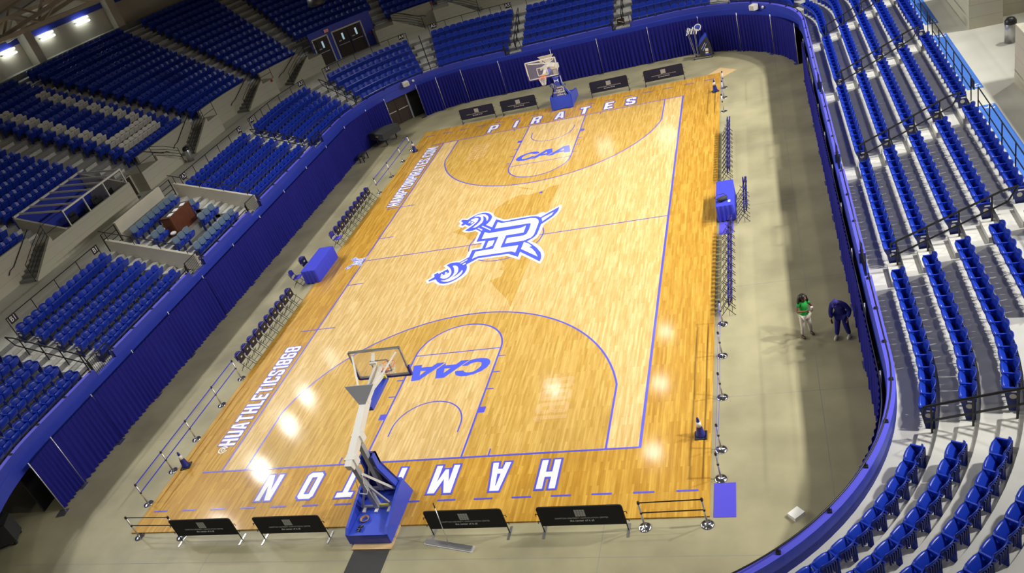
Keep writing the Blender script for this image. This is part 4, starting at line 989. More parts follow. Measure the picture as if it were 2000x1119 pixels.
for a, b, mm in (((.02, .62), (.3, 1.0), 0), ((.12, .5), (.38, .92), 0)): e.bar((a[0], -.285, a[1]), (b[0], -.285, b[1]), .02, .02)
e.box(.25, .44, -.29, -.28, .45, .62).box(.24, .42, -.29, -.28, .3, .38); e.build('decal', 'wprint', sm)
MB().bar((.06, -.285, .54), (.34, -.285, .95), .03, .04).box(.2, .55, -.292, -.28, .2, .26).build('blue_decal', 'pad', sm)
MB().box(.3, .45, -.293, -.285, .38, .42).build('orange_decal', 'orange', sm)
fr = MB().bar((-.5, -.3, .1), (.6, -.3, .1), .04, .04).bar((-.5, .3, .1), (.6, .3, .1), .04, .04).bar((-.5, -.3, .1), (-.5, .3, .1), .04, .04); fr.build('wheel_frame', 'steel', sm)
for x in (-.5, .6):
    for y in (-.3, .3): MB().ball((x, y, .05), .05, 8).build('caster', 'black', sm)
nm_ = MB()
for y in (-.15, .15): nm_.tube([(-.45, y, .1), (-.62, y, 1.25), (-.75, y, 1.95)], .018, 6).tube([(-.3, y, .1), (-.28, y, 1.85)], .014, 6)
nm_.build('net_mast', 'steel', sm)
nt = MB()
for k in range(7): nt.tube([(-.75 + .1 * k, -.25 + .1 * (k % 3), 1.62 + .05 * (k % 2)), (-.66 + .1 * k, .1, 1.98 - .05 * (k % 3)), (-.55 + .1 * k, .24 - .12 * (k % 2), 1.68)], .03, 5)
nt.tube([(-.05 + .2 * cos(i * pi / 6), .12 * sin(i * pi / 6), 1.95 + .16 * sin(i * pi / 6)) for i in range(12)], .03, 5, True); nt.build('folded_net', 'net', sm)
MB().ball((-.05, 0, 1.97), .15, 10, (1, .5, .9)).build('ball_basket', 'pad', sm)
ct = thing('equipment_cart', 'black covered equipment cart in the dark gap beyond the last drape', 'cart', (-15.3, -17.3, 0), .5)
MB().box(-.5, .5, -.35, .35, .14, .95).build('body', 'rubber', ct); MB().prism([(-.5, .95), (.5, .95), (.36, 1.1), (-.36, 1.1)], -.35, .35, 1).build('cover', 'black', ct)
for x in (-.4, .4):
    for y in (-.28, .28): MB().ball((x, y, .07), .07, 8).build('wheel', 'black', ct)
# lower double door behind the drape gap
c = rp(61.0, .40); dr = thing('double_door', 'dark brown double door in the gap of the bench side drapes', 'door', (c.x, c.y, 0), rn(61.0) + pi / 2)
for sx in (-1, 1):
    lf = MB().box(sx * .46 - .45, sx * .46 + .45, -.03, .02, .02, 2.0).build('door_leaf', 'door', dr)
    MB().bar((sx * .1, .06, 1.0), (sx * .86, .06, 1.0), .04, .05).build('push_bar', 'steel', lf)
MB().box(-1.05, -.93, -.05, .06, 0, 2.05).box(.93, 1.05, -.05, .06, 0, 2.05).build('door_frame', 'grey', dr)
# speakers on the fascia
for s, lab in ((59.95, 'above the double door'), (35.05, 'above the far corner drapes')):
    p = rp(s, -.22); t = thing('fascia_speaker', 'white box speaker on the blue fascia ' + lab, 'speaker', (p.x, p.y, 2.62), rn(s) + pi / 2, 'white speakers on the fascia')
    MB().prism([(-.16, -.17), (.2, -.14), (.2, .15), (-.16, .17)], -.2, .2, 0).build('cabinet', 'white', t)
    MB().box(-.15, .15, .2, .207, -.12, .12).build('grille', 'beige', t)
    p = rp(s - .62, -.1); t = thing('fascia_lamp', 'small round white lamp next to the speaker ' + lab, 'lamp', (p.x, p.y, 2.6), rn(s) + pi / 2, 'small round lamps on the fascia')
    MB().ball((0, 0, 0), .09, 12, (1, .7, 1)).build('globe', 'white', t, True); MB().box(-.04, .04, -.11, -.03, -.04, .04).build('bracket', 'grey', t)
# ------------------------------------------------------------------ aisle rails, rails behind the back rows, section signs
def aisle_rail(s, label, flat_=False):
    c = rp(s, .95); c.z = ZF; t = thing('aisle_handrail', label, 'handrail', c, 0, 'handrails on the lower aisles')
    P = lambda d, z: rp(s, d) - Vector((c.x, c.y, 0)) + Vector((0, 0, z - ZF))
    zt = lambda d: ZF + RIS * (d - 1.0) / DEP + RIS * .1
    MB().tube([P(.86, zt(.9) + .95), P(3.75, zt(3.75) + .95), P(4.15, zt(3.9) + .97)], .032, 6).build('top_bar', 'black', t)
    MB().tube([P(.86, zt(.9) + .95), P(.86, zt(.9) + .50), P(3.9, zt(3.9) + .52), P(4.15, zt(3.95) + .97)], .028, 6).build('lower_bar', 'black', t)
    for i in range(4):
        d = 1.02 + DEP * i; z = ZF + RIS * i
        MB().tube([P(d, z), P(d, zt(d) + .95)], .027, 6).build('post', 'black', t)
for s, lab in ((-2.2, 'at the near corner aisle'), (4.7, 'on the aisle beside the people'), (11.75, 'on the aisle facing the near courtside chairs'), (19.3, 'on the aisle facing the far chairs'), (26.1, 'on the last straight aisle before the far corner'),
               (44.2, 'over the barriers at the far end'), (51.8, 'on the far side of A5'), (57.85, 'on the aisle between A4 and A5'), (63.35, 'on the aisle between A3 and A4'), (69.95, 'on the aisle between A2 and A3'), (91.7, 'on the aisle past B1')):
    aisle_rail(s, 'black double-bar handrail ' + lab)
def back_rail(s0, s1, label, mid):
    c = rp((s0 + s1) / 2, 4.52); c.z = 4.04; t = thing('back_row_rail', label, 'railing', c, 0, 'rails behind the back rows')
    S = rsteps(s0, s1, .4); Pp = lambda s, z: rp(s, 4.52) - Vector((c.x, c.y, 0)) + Vector((0, 0, z))
    MB().tube([Pp(s, .88) for s in S], .022, 6).build('top_bar', 'black', t)
    if mid: MB().tube([Pp(s, .42) for s in S], .02, 6).build('middle_bar', 'black', t)
    n = max(2, round((s1 - s0) / rscale((s0 + s1) / 2, 4.5) / 1.4) + 1)
    for i in range(n):
        s = s0 + (s1 - s0) * i / (n - 1); MB().tube([Pp(s, 0), Pp(s, .88)], .02, 6).build('post', 'black', t)
for nm, s0, s1 in LOWER:
    back_rail(s0 - .2, s1 + .2, 'black pipe rail behind the back row ' + (('of the %s seats' % nm) if len(nm) < 3 else nm), s0 < 31)
def sign(s, txt, label):
    w = .2 / 1; p = rp(s, 4.45); p.z = 4.78
    t = thing('section_sign', label, 'sign', p, rn(s) + pi / 2, 'black section signs')
    MB().box(-.21, .21, -.012, .012, -.18, .18).build('plate', 'black', t)
    text('lettering', txt, .34, t, (0, .014, 0), (pi / 2, 0, pi), 'wprint', sx=.95)
for txt, s0, s1 in (('A5', 52.55, 57.1), ('A4', 58.6, 62.61), ('A3', 64.16, 68.95), ('A2', 70.5, 77.06), ('B1', 84.96, 90.71)):
    sign(s0 + .05, txt, 'black sign reading %s at the far end of its rail' % txt); sign(s1 - .05, txt, 'black sign reading %s at the near end of its rail' % txt)
for s, n_ in ((5.1, 'beside the people block'), (12.0, 'facing the courtside table'), (19.6, 'facing the far bench')):
    p = rp(s, 4.6); p.z = 4.6; t = thing('section_sign', 'black section sign seen from behind ' + n_, 'sign', p, rn(s) + pi / 2, 'section signs seen from behind'); MB().box(-.17, .17, -.012, .012, -.16, .16).build('plate', 'black', t)

# ------------------------------------------------------------------ the padded box: low walls, rails, bar, bin
def slope_wall(s, label_):
    mb = MB(); vs = []
    for s_ in (s - .075, s + .075):
        for d, z in ((.2, ZF), (.2, 3.12), (4.75, 4.72), (4.75, 3.6)): p = rp(s_, d); vs.append((p.x, p.y, z))
    mb.add(vs, [(0, 1, 2, 3), (7, 6, 5, 4), (0, 4, 5, 1), (1, 5, 6, 2), (2, 6, 7, 3), (3, 7, 4, 0)]); struct(mb.build('wall_box_side', 'beige'))
    c = rp(s, .6); c.z = 3.2; t = thing('box_wall_rail', label_, 'railing', c, 0, 'rails on the box side walls'); P = lambda d, h: rp(s, d) - Vector((c.x, c.y, 0)) + Vector((0, 0, 3.12 + (d - .2) * 1.6 / 4.55 + h - 3.2))
    MB().tube([P(.5, .42), P(4.9, .45)], .022, 6).build('top_bar', 'black', t)
    for d in (.55, 1.9, 3.25, 4.6): MB().tube([P(d, -.02), P(d, .43)], .018, 6).build('post', 'black', t)
slope_wall(VS0 + .08, 'black rail on the low box wall beside the A2 seats'); slope_wall(VS1 - .08, 'black rail on the low box wall beside the B1 seats')
mb = MB(); sbox(mb, 78.75, 82.75, 4.8, 4.95, 3.6, 5.05); struct(mb.build('wall_box_back', 'beige'))
for a, b, lab in ((77.75, 78.7, 'at the A2 end of the box wall'), (82.8, 83.85, 'at the B1 end of the box wall')):
    c = rp((a + b) / 2, 4.9); c.z = 4.04; t = thing('box_gate', 'small black barred gate ' + lab, 'gate', c, rn(80) + pi / 2, 'gates behind the box'); w = (b - a) / 2
    fr = MB()
    for z in (.1, .38, .66, .95): fr.bar((-w, 0, z), (w, 0, z), .03, .03)
    fr.build('bars', 'black', t)
    for x in (-w, w): MB().bar((x, 0, 0), (x, 0, .97), .04, .04).build('post', 'black', t)
zb = ZF + .98
c = rp(80.55, 3.0); c.z = zb; t = thing('drink_bar', 'dark wooden bar counter standing among the padded box seats', 'bar counter', c, rn(80) + pi / 2)
MB().box(-.92, .92, .22, .28, 0, 1.06).build('front_panel', 'bench', t); MB().box(-.95, .95, -.3, .3, 1.02, 1.10).build('counter_frame', 'bench', t)
MB().box(-.87, .87, -.24, .2, 1.10, 1.108).build('counter_top', 'rubber', t)
for x in (-.92, .92): MB().box(x - .03, x + .03, -.28, .28, 0, 1.04).build('side_panel', 'bench', t)
for i, (x, y, r, lab) in enumerate(((-.55, .12, .3, 'at the A2 end of the wooden bar'), (.05, .1, .25, 'in the middle of the wooden bar'), (.6, .14, .2, 'at the B1 end of the wooden bar'))):
    p = ringmat(80.55, 3.0, zb + 1.109) @ Vector((x, y, 0)); o = MB().box(-.19, .19, -.13, .13, 0, .006).build('paper_sheet', 'paper', None, loc=p); o.rotation_euler = (0, 0, rn(80) + pi / 2 + r); tag(o, 'white paper sheets lying ' + lab, 'paper', 'papers on the bar')
p = rp(81.85, 2.62); t = thing('waste_bin', 'brown bin lined with a white bag beside the wooden bar', 'trash bin', (p.x, p.y, ZF + .98)); MB().lathe([(.12, 0), (.15, .35), (.15, .36)], 12).build('bin_body', 'bench', t); MB().ball((0, 0, .38), .17, 10, (1, 1, .5)).build('bin_bag', 'paper', t, True)

# ------------------------------------------------------------------ open press booth
mb = MB(); sbox(mb, 77.35, 82.4, 7.85, 7.99, 4.04, 5.2); struct(mb.build('wall_booth_front', 'block'))
for sa in (77.3, BS1 - .14):
    mb = MB(); vs = []
    for s_ in (sa, sa + .13):
        for d, z in ((7.99, 4.04), (7.99, 5.2), (10.8, 6.3), (10.8, 4.04)): q = rp(s_, d); vs.append((q.x, q.y, z))
    mb.add(vs, [(0, 1, 2, 3), (7, 6, 5, 4), (0, 4, 5, 1), (1, 5, 6, 2), (2, 6, 7, 3), (3, 7, 4, 0)]); struct(mb.build('wall_booth_side', 'beige'))
mb = MB(); sbox(mb, BS0, BS1, 10.82, 10.9, 4.04, 6.28); struct(mb.build('wall_booth_back', 'paint'))
mb = MB(); sbox(mb, BS0, BS1, 7.99, 10.82, 4.0, 4.12); struct(mb.build('booth_floor', 'rubber'))
c = rp(79.85, 9); c.z = 4.12; t = thing('booth_frame', 'white timber frame of posts and rafters over the open press booth', 'frame', c, 0)
P = lambda s, d, z: rp(s, d) - Vector((c.x, c.y, 0)) + Vector((0, 0, z - 4.12))
MB().bar(P(77.4, 7.92, 6.06), P(82.4, 7.92, 6.06), .09, .09).build('header', 'white', t); MB().bar(P(77.0, 10.78, 6.36), P(82.7, 10.78, 6.36), .12, .1).build('back_plate', 'white', t)
for i in range(7): s = 77.5 + .8 * i; MB().bar(P(s, 7.92, 6.06), P(s, 10.75, 6.36), .07, .09).build('rafter', 'white', t)
for s in (77.45, 79.05, 80.75, 82.35): MB().bar(P(s, 7.92, 5.2), P(s, 7.92, 6.06), .06, .06).build('post', 'white', t)
c = rp(79.9, 8.6); c.z = 4.12; t = thing('press_desk', 'long dark desk inside the open press booth', 'desk', c, rn(80) + pi / 2); MB().box(-2.3, 2.3, -.35, .35, .68, .73).build('desktop', 'rubber', t)
for x in (-2.2, 0, 2.2): MB().box(x - .03, x + .03, -.3, .3, 0, .68).build('leg', 'black', t)
for i, (x, lab) in enumerate(((-1.8, 'nearest the booth door'), (-.7, 'second from the booth door'), (.3, 'third from the booth door'), (1.4, 'farther along the booth'))):
    p = ringmat(79.9, 8.6, 4.85) @ Vector((x, -.05, 0)); t = thing('monitor', 'dark monitor on the press desk, ' + lab, 'monitor', p, rn(80) + pi / 2 + .3 * (-1) ** i, 'monitors in the booth')
    MB().box(-.26, .26, -.02, .02, .1, .42).build('screen', 'black', t); MB().box(-.03, .03, -.03, .0, 0, .2).box(-.12, .12, -.1, .08, 0, .015).build('stand', 'grey', t)
for s, d, lab in ((78.4, 9.5, 'by the booth door'), (80.2, 9.6, 'in the middle of the booth')):
    p = rp(s, d); p.z = 4.12; t = thing('desk_chair', 'dark office chair ' + lab, 'chair', p, rn(80) + pi / 2, 'office chairs in the booth'); MB().box(-.24, .24, -.24, .24, .42, .5).build('seat', 'red' if s < 79 else 'rubber', t); MB().box(-.23, .23, -.28, -.22, .55, 1.0).build('backrest', 'rubber', t)
    MB().tube([(0, 0, .05), (0, 0, .42)], .03, 6).bar((-.25, 0, .04), (.25, 0, .04), .04, .04).bar((0, -.25, .04), (0, .25, .04), .04, .04).build('base', 'black', t)
mb = MB(); sbox(mb, 76.1, 77.35, 8.72, 8.8, 4.04, 5.18); struct(mb.build('wall_door_recess', 'beige'))
c = rp(76.78, 8.66); c.z = 4.04; t = thing('booth_door', 'dark brown door beside the open press booth', 'door', c, rn(77) + pi / 2); MB().box(-.46, .46, -.02, .03, 0, 1.12).build('door_leaf', 'door', t); MB().tube([(.32, .06, .6), (.42, .06, .6)], .02, 6).build('door_handle', 'chrome', t)

# ------------------------------------------------------------------ portal doors, exit sign, alarms, bins
c = rp(60.55, 9.0); c.z = 4.04
for sc, wd_, lab in ((61.28, .62, 'single dark door in the blue portal wall'), (60.22, 1.15, 'dark double door in the blue portal wall')):
    p = rp(sc, 9.02); p.z = 4.04; t = thing('portal_door', lab + ' with lit glass slits', 'door', p, rn(sc) + pi / 2)
    xs = [0] if wd_ < 1 else [-.56, .56]
    for x in xs:
        lf = MB().box(x - .53, x + .53, .0, .05, 0, 2.02).build('door_leaf', 'door', t)
        MB().box(x - .16, x - .02, .05, .06, 1.25, 1.75).build('glass_slit', 'doorglass', lf); MB().bar((x - .45, .09, .95), (x + .45, .09, .95), .04, .05).build('push_bar', 'steel', lf); MB().box(x + .1, x + .34, .05, .058, 1.2, 1.28).build('door_plate', 'print', lf)
    fr = MB(); X = wd_ + (.05 if wd_ > 1 else 0)
    fr.box(-X - .08, -X + .02, -.02, .08, 0, 2.1).box(X - .02, X + .08, -.02, .08, 0, 2.1).box(-X - .08, X + .08, -.02, .08, 2.02, 2.12); fr.build('door_frame', 'beige', t)
p = rp(60.95, 8.98); p.z = 6.38; t = thing('exit_sign', 'small red lit exit sign above the portal doors', 'sign', p, rn(60.95) + pi / 2); MB().box(-.18, .18, -.02, .05, -.11, .11).build('case', 'white', t); MB().box(-.16, .16, .05, .055, -.09, .09).build('lit_face', 'exit', t); text('lettering', 'EXIT', .16, t, (0, .058, 0), (pi / 2, 0, pi), 'wprint')
for s, z, lab in ((64.0, 5.1, 'above the A3 seats'), (57.0, 5.6, 'beyond the blue portal'), (59.45, 5.0, 'on the blue portal side')):
    p = rp(s, 7.8 if s > 60 else 9.0); p.z = z; t = tag(MB().ball((0, 0, 0), .1, 10).build('fire_alarm', 'red', None, True, loc=p), 'round red fire alarm on the wall ' + lab, 'alarm', 'red fire alarms')
for p, z, lab in ((rp(72.3, 7.4), 4.04, 'by the stair railing above A2'), (Vector((21.37, 2.31, 0)), 4.04, 'on the concourse above the blue floor strip')):
    t = thing('steel_bin', 'round steel bin with dark domed lid ' + lab, 'trash bin', (p.x, p.y, z), 0, 'steel bins on the concourse'); MB().lathe([(.2, 0), (.2, .72), (.195, .73)], 18).build('bin_body', 'steel', t, True); MB().lathe([(.21, .73), (.2, .85), (.13, .95), (.03, .98)], 18).build('bin_lid', 'black', t, True)
# lamps on the back wall
for i, s in enumerate((66.66, 65.72, 64.87)):
    p = rp(s, 22.2); p.z = 12.3; t = thing('wall_lamp', 'twin-tube lamp on the upper back wall, %s from the frame corner' % ORD[i], 'lamp', p, rn(s) + pi / 2, 'twin-tube lamps on the back wall')
    MB().box(-.66, .66, -.1, .06, -.04, .04).build('housing', 'white', t)
    for z in (.14, -.14): MB().tube([(-.6, .08, z), (.6, .08, z)], .06, 8).build('tube_light', 'tube', t)
# roof trusses over the bench side corner
def truss(a, b, h, label):
    a, b = Vector(a), Vector(b); t = thing('roof_truss', label, 'truss', a, 0, 'roof trusses'); n = 8; u = Vector((0, 0, h)); z0 = Vector((0, 0, 0)); d = b - a
    MB().bar(z0, d, .22, .22).bar(u, d + u, .22, .22).build('chord', 'truss', t)
    w = MB()
    for i in range(n): w.bar(d * (i / n), d * ((i + 1) / n) + (u if i % 2 == 0 else z0) if i % 2 == 0 else d * ((i + 1) / n), .1, .1) if i % 2 == 0 else w.bar(d * (i / n) + u, d * ((i + 1) / n), .1, .1)
    w.build('web', 'truss', t)
truss(rp(69.5, 22) + Vector((0, 0, 13.0)), rp(69.5, 8) + Vector((0, 0, 15.6)), 1.2, 'steel roof truss nearest the frame corner'); truss(rp(66.6, 22) + Vector((0, 0, 13.0)), rp(66.6, 8) + Vector((0, 0, 15.6)), 1.2, 'steel roof truss above the first lamp')
truss(rp(72, 17.5) + Vector((0, 0, 13.6)), rp(63, 17.5) + Vector((0, 0, 13.6)), 1.0, 'long roof truss crossing over the upper seats')
p = Vector((-14.2, 17.7, 9.95)); t = thing('hanging_speaker', 'dark round speaker hanging over the upper seats', 'speaker', p); MB().lathe([(.05, .5), (.35, .45), (.55, .1), (.6, -.2), (.5, -.35)], 16).build('cabinet', 'black', t, True); MB().tube([(0, 0, .45), (0, 0, 6)], .02, 5).build('hanger', 'black', t)
# east concourse: block stair boxes, blue wheelchair strips
struct(MB().box(20.43, 21.65, 4.55, 9.5, 4.04, 6.5).build('wall_east_block', 'block')); struct(MB().box(21.65, 23.8, 5.3, 9.5, 4.04, 6.5).build('wall_east_return', 'block'))
struct(MB().box(20.56, 23.8, -9, -1.55, 4.04, 6.1).build('wall_east_block', 'block'))
mb = MB(); sweep(mb, [(9.05, 4.04), (9.05, 7)], -9, 30); struct(mb.build('wall_east', 'block'))
t = thing('stair_railing', 'black stair railing on the block stair near the concourse bin', 'railing', (20.95, -1.6, 6.1), 0, 'stair railings on the concourse')
mb = MB()
for h in (.25, .5, .75, 1.0): mb.tube([(0, 0, h), (2.6, .05, h)], .02, 5)
mb.build('bars', 'black', t); MB().tube([(0, 0, 0), (0, 0, 1.0)], .022, 5).build('post', 'black', t)
for a, b in ((20.6, 29.5), (12.85, 19.1), (4.6, 11.35)):
    mb = MB(); sweep(mb, [(4.6, 4.046), (5.12, 4.046)], a, b); struct(mb.build('floor_blue_strip', 'patch'))
    for s in (a + .25, b - .25):
        q = ringmat(s, 4.95, 4.05); e = MB()
        e.tube([q @ Vector((.1 * cos(i * pi / 5), .1 * sin(i * pi / 5), 0)) for i in range(8)], .018, 4).tube([q @ Vector((0, .2, 0)), q @ Vector((0, .05, 0)), q @ Vector((.12, .05, 0)), q @ Vector((.15, -.08, 0))], .018, 4)
        struct(e.build('floor_wheelchair_marking', 'wprint'))

# ------------------------------------------------------------------ the two people
def figure(name, bones, rad, m, parent, lev=2):
    """bones: {joint: position}, links between them; one continuous skin"""
    J, L = bones; names = list(J); vs = [J[n] for n in names]; es = [(names.index(a), names.index(b)) for a, b in L]
    me = bpy.data.meshes.new(name); me.from_pydata(vs, es, []); o = bpy.data.objects.new(name, me); COL.objects.link(o); o.parent = parent
    o.modifiers.new('skin', 'SKIN'); sk = me.skin_vertices[0].data
    for i, n in enumerate(names):
        r = rad[n]; sk[i].radius = r if isinstance(r, tuple) else (r, r); sk[i].use_root = (i == 0)
    s = o.modifiers.new('sub', 'SUBSURF'); s.levels = lev; s.render_levels = lev
    me.materials.append(M[m]); dg = bpy.context.evaluated_depsgraph_get(); nm = bpy.data.meshes.new_from_object(o.evaluated_get(dg)); o.modifiers.clear(); o.data = nm
    nm.polygons.foreach_set('use_smooth', [True] * len(nm.polygons)); return o
def hand(pos, dirv, palm, parent, m='skin', side=1, curl=.6, k=1.0):
    """palm and five separate fingers as short skinned chains"""
    d = Vector(dirv).normalized(); n = Vector(palm).normalized(); n = (n - d * n.dot(d)).normalized(); w = d.cross(n) * side; p = Vector(pos)
    J = {'root': p, 'palm': p + d * .045 * k, 'knuckle': p + d * .082 * k}; L = [('root', 'palm'), ('palm', 'knuckle')]; R = {'root': (.022 * k, .026 * k), 'palm': (.019 * k, .040 * k), 'knuckle': (.014 * k, .038 * k)}
    o = figure('hand', (J, L), R, m, parent, 1)
    for i, ln in enumerate((.066, .078, .074, .058)):
        b = p + d * .082 * k + w * (.030 - .020 * i) * k; a1 = curl * (1 + .15 * i); q1 = b + (d * cos(a1 * .5) + n * sin(a1 * .5)) * ln * .5 * k; q2 = q1 + (d * cos(a1 * 1.3) + n * sin(a1 * 1.3)) * ln * .55 * k
        MB().tube([b - d * .012, b, q1, q2], [.0085 * k, .0092 * k, .0085 * k, .0065 * k], 6).build('finger', m, o, True)
    b = p + d * .028 * k + w * .034 * k; q1 = b + (d * .6 + w * .75 + n * .3).normalized() * .036 * k; q2 = q1 + (d * .9 + w * .1 + n * .5).normalized() * .03 * k
    MB().tube([p + d * .02 + w * .015, b, q1, q2], [.010 * k, .0105 * k, .0098 * k, .0075 * k], 6).build('thumb', m, o, True)
    return o
def head(c, fwd, up, parent, m='skin', k=1.0):
    f = Vector(fwd).normalized(); u = Vector(up); u = (u - f * u.dot(f)).normalized(); r = f.cross(u)
    T = Matrix((( r.x, f.x, u.x, c[0]), (r.y, f.y, u.y, c[1]), (r.z, f.z, u.z, c[2]), (0, 0, 0, 1)))
    mb = MB(); n = 16; prof = [(-.112, .03, .035), (-.10, .048, .05), (-.07, .060, .038), (-.03, .068, .022), (.01, .073, .008), (.05, .074, .0), (.085, .063, -.004), (.11, .036, -.006), (.118, .008, -.008)]
    vs = []
    for z, rr, off in prof:
        for i in range(n): a = 2 * pi * i / n; vs.append(((rr * sin(a)) * k, (off + rr * 1.22 * cos(a) * (1 if cos(a) > 0 else 1.0)) * k, z * k))
    fs = [(j * n + i, j * n + (i + 1) % n, (j + 1) * n + (i + 1) % n, (j + 1) * n + i) for j in range(len(prof) - 1) for i in range(n)] + [tuple(range(n)), tuple((len(prof) - 1) * n + i for i in range(n))]
    mb.add(vs, fs)
    mb.add([(0, .118, -.03), (-.016, .098, -.035), (.016, .098, -.035), (0, .092, .02), (0, .1, -.045)], [(0, 1, 3), (0, 3, 2), (0, 4, 1), (0, 2, 4)])     # nose
    for sx in (-1, 1): mb.ball((sx * .074, .0, -.01), .022, 8, (.4, .8, 1.3))
    mb.v = [tuple(T @ Vector(p)) for p in mb.v]
    h = mb.build('head', m, parent, True)
    e = MB()
    for sx in (-1, 1): e.ball((sx * .03, .092, .008), .011, 8, (1.2, .6, .8))
    e.v = [tuple(T @ Vector(p)) for p in e.v]; e.build('eye', 'white', h, True)
    e = MB(); 
    for sx in (-1, 1): e.ball((sx * .03, .099, .007), .006, 6)
    e.v = [tuple(T @ Vector(p)) for p in e.v]; e.build('pupil', 'black', h, True)
    e = MB().ball((0, .093, -.062), .02, 8, (1.15, .5, .4)); e.v = [tuple(T @ Vector(p)) for p in e.v]; e.build('mouth', 'leather', h, True)
    return T
# woman: local +y is where she faces; feet on z = 0
wm = thing('person', 'woman in green top and ivory trousers holding a white cup on the concrete', 'person', (12.72, -9.56, 0), radians(206))
J = {'pelvis': (0, 0, .86), 'waist': (0, .01, 1.0), 'chest': (0, .01, 1.20), 'neck0': (0, -.01, 1.345), 'neck': (0, .02, 1.42),
     'shl': (-.155, .0, 1.31), 'ell': (-.28, .06, 1.07), 'wrl': (-.16, .29, 1.15), 'shr': (.155, .0, 1.31), 'elr': (.255, .06, 1.07), 'wrr': (.07, .24, 1.13),
     'hil': (-.085, 0, .82), 'knl': (-.13, .03, .46), 'anl': (-.17, -.02, .09), 'hir': (.085, 0, .82), 'knr': (.11, .04, .46), 'anr': (.14, .0, .09)}
L = [('pelvis', 'waist'), ('waist', 'chest'), ('chest', 'neck0'), ('neck0', 'neck'), ('neck0', 'shl'), ('shl', 'ell'), ('ell', 'wrl'), ('neck0', 'shr'), ('shr', 'elr'), ('elr', 'wrr'), ('pelvis', 'hil'), ('hil', 'knl'), ('knl', 'anl'), ('pelvis', 'hir'), ('hir', 'knr'), ('knr', 'anr')]
R = {'pelvis': (.15, .115), 'waist': (.125, .10), 'chest': (.15, .115), 'neck0': (.07, .06), 'neck': .045, 'shl': .055, 'ell': .04, 'wrl': .025, 'shr': .055, 'elr': .04, 'wrr': .025, 'hil': .098, 'knl': .066, 'anl': .042, 'hir': .098, 'knr': .066, 'anr': .042}
thin = lambda: {k: (tuple(x * .84 for x in r) if isinstance(r, tuple) else r * (.8 if k[:2] in ('kn', 'hi', 'sh') else 1)) for k, r in R.items()}
figure('body', (J, L), thin(), 'skin', wm)
sub = lambda ks, ls, dr, m, nm, par, up={}: figure(nm, ({**{k: J[k] for k in ks}, **up}, ls), {k: ((R[k][0] + dr, R[k][1] + dr) if isinstance(R[k], tuple) else R[k] + dr) if k in R else .07 for k in list(ks) + list(up)}, m, par)
mid = lambda a, b, t: tuple(J[a][i] + (J[b][i] - J[a][i]) * t for i in range(3))
R['sl2'] = R['sr2'] = .05; R['hem'] = (.145, .115)
sub(['waist', 'chest', 'neck0', 'shl', 'shr'], [('hem', 'waist'), ('waist', 'chest'), ('chest', 'neck0'), ('neck0', 'shl'), ('neck0', 'shr'), ('shl', 'sl2'), ('shr', 'sr2')], .014, 'green', 'top', wm, {'sl2': mid('shl', 'ell', .45), 'sr2': mid('shr', 'elr', .45), 'hem': (0, 0, .90)})
sub(['pelvis', 'hil', 'knl', 'anl', 'hir', 'knr', 'anr'], [('pelvis', 'hil'), ('hil', 'knl'), ('knl', 'anl'), ('pelvis', 'hir'), ('hir', 'knr'), ('knr', 'anr')], .012, 'ivory', 'trousers', wm)
T = head((0, .05, 1.515), (-.5, .65, -.42), (-.1, .42, .85), wm)
hr = MB().ball((0, -.022, .03), .098, 16, (.95, 1.02, 1.02)); 
hr.v = [tuple(T @ Vector(p)) for p in hr.v]
for i in range(13):
    a = pi * (.86 + 1.05 * i / 12) + .25; x, y = .10 * cos(a), .03 + .10 * sin(a); lo = 1.27 + .05 * sin(i * 2.1)
    hr.tube([(x * .5, y * .6 + .02, 1.615), (x * .95, y, 1.56), (x * 1.2, y * 1.1 - .012, 1.46), (x * 1.5, y * 1.25 - .02, 1.36), (x * 1.45, y * 1.15 - .03, lo)], [.03, .044, .046, .042, .02], 7)
hr.build('hair', 'hair', wm, True)
hand(J['wrl'], (.35, .8, .35), (.6, -.4, .3), wm, side=1, curl=.9); hand(J['wrr'], (-.35, .8, .3), (-.5, -.2, .8), wm, side=-1, curl=.8)
for n_, sx in (('anl', -1), ('anr', 1)):
    x, y, z = J[n_]; MB().lathe_sc([(.4, -.5), (.95, -.35), (1, 0), (.8, .4), (.45, .75)], 12, (x + .01 * sx, y + .07, .045), (.048, .125, .06)).build('shoe', 'leather', wm, True)
p = wm.matrix_basis @ Vector((-.10, .375, 1.19)); cp_ = thing('paper_cup', 'white cup held by the woman in the green top', 'cup', p + Vector((0, 0, 0)), 0); MB().lathe([(.028, 0), (.04, .11), (.042, .115)], 14).build('cup_body', 'paper', cp_, True); MB().lathe([(.043, .115), (.036, .128)], 14).build('cup_lid', 'white', cp_, True)
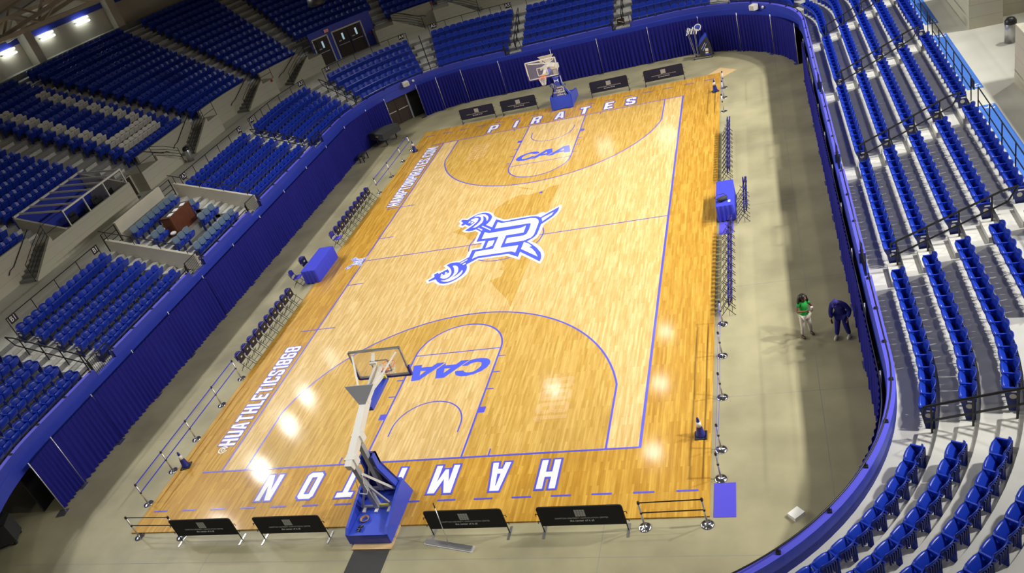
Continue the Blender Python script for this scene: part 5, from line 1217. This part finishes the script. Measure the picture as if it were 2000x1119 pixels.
# man: bent forward, looking down
mn = thing('person', 'man in blue sweatsuit and cap bending forward to look at the floor', 'person', (13.80, -9.80, 0), radians(158))
J = {'pelvis': (0, -.02, .89), 'waist': (0, .03, 1.04), 'chest': (0, .10, 1.28), 'neck0': (.0, .17, 1.42), 'neck': (0, .23, 1.47),
     'shl': (-.185, .14, 1.38), 'ell': (-.31, .06, 1.12), 'wrl': (-.26, .17, .89), 'shr': (.185, .15, 1.38), 'elr': (.24, .2, 1.10), 'wrr': (.2, .27, .87),
     'hil': (-.095, -.02, .85), 'knl': (-.14, .03, .48), 'anl': (-.19, -.05, .10), 'hir': (.095, -.02, .85), 'knr': (.12, .06, .48), 'anr': (.15, .08, .10)}
R = {'pelvis': (.155, .12), 'waist': (.15, .12), 'chest': (.18, .13), 'neck0': (.08, .07), 'neck': .055, 'shl': .07, 'ell': .052, 'wrl': .03, 'shr': .07, 'elr': .052, 'wrr': .03, 'hil': .105, 'knl': .075, 'anl': .045, 'hir': .105, 'knr': .075, 'anr': .045}
figure('body', (J, L), thin(), 'skin', mn)
sub(['waist', 'chest', 'neck0', 'shl', 'ell', 'shr', 'elr', 'pelvis'], [('pelvis', 'waist'), ('waist', 'chest'), ('chest', 'neck0'), ('neck0', 'shl'), ('shl', 'ell'), ('ell', 'sl2'), ('neck0', 'shr'), ('shr', 'elr'), ('elr', 'sr2')], .018, 'navy', 'sweatshirt', mn, {'sl2': mid('ell', 'wrl', .9), 'sr2': mid('elr', 'wrr', .9)})
sub(['pelvis', 'hil', 'knl', 'anl', 'hir', 'knr', 'anr'], [('pelvis', 'hil'), ('hil', 'knl'), ('knl', 'anl'), ('pelvis', 'hir'), ('hir', 'knr'), ('knr', 'anr')], .02, 'navy', 'sweatpants', mn)
T = head((.02, .32, 1.54), (.1, .72, -.69), (0, .69, .72), mn, k=1.03)
cpm = MB().lathe_sc([(1, -.1), (1, .35), (.85, .75), (.5, .98), (.05, 1.05)], 16, (0, -.005, .03), (.088, .104, .10)); k0 = len(cpm.v); cpm.prism([(-.07, .08), (-.06, .15), (0, .185), (.06, .15), (.07, .08)], .035, .045)
cpm.v = [tuple(T @ Vector(p)) for p in cpm.v]; cpm.build('cap', 'cap', mn, True)
hand(J['wrl'], (.0, .25, -1), (.9, .2, 0), mn, side=-1, curl=.5, k=1.1); hand(J['wrr'], (-.0, .25, -1), (-.9, .2, 0), mn, side=1, curl=.5, k=1.1)
for n_, sx in (('anl', -1), ('anr', 1)):
    x, y, z = J[n_]; MB().lathe_sc([(.45, -.5), (1, -.35), (1.02, 0), (.85, .4), (.5, .8)], 12, (x + .01 * sx, y + .08, .05), (.055, .145, .06)).build('shoe', 'ivory', mn, True)
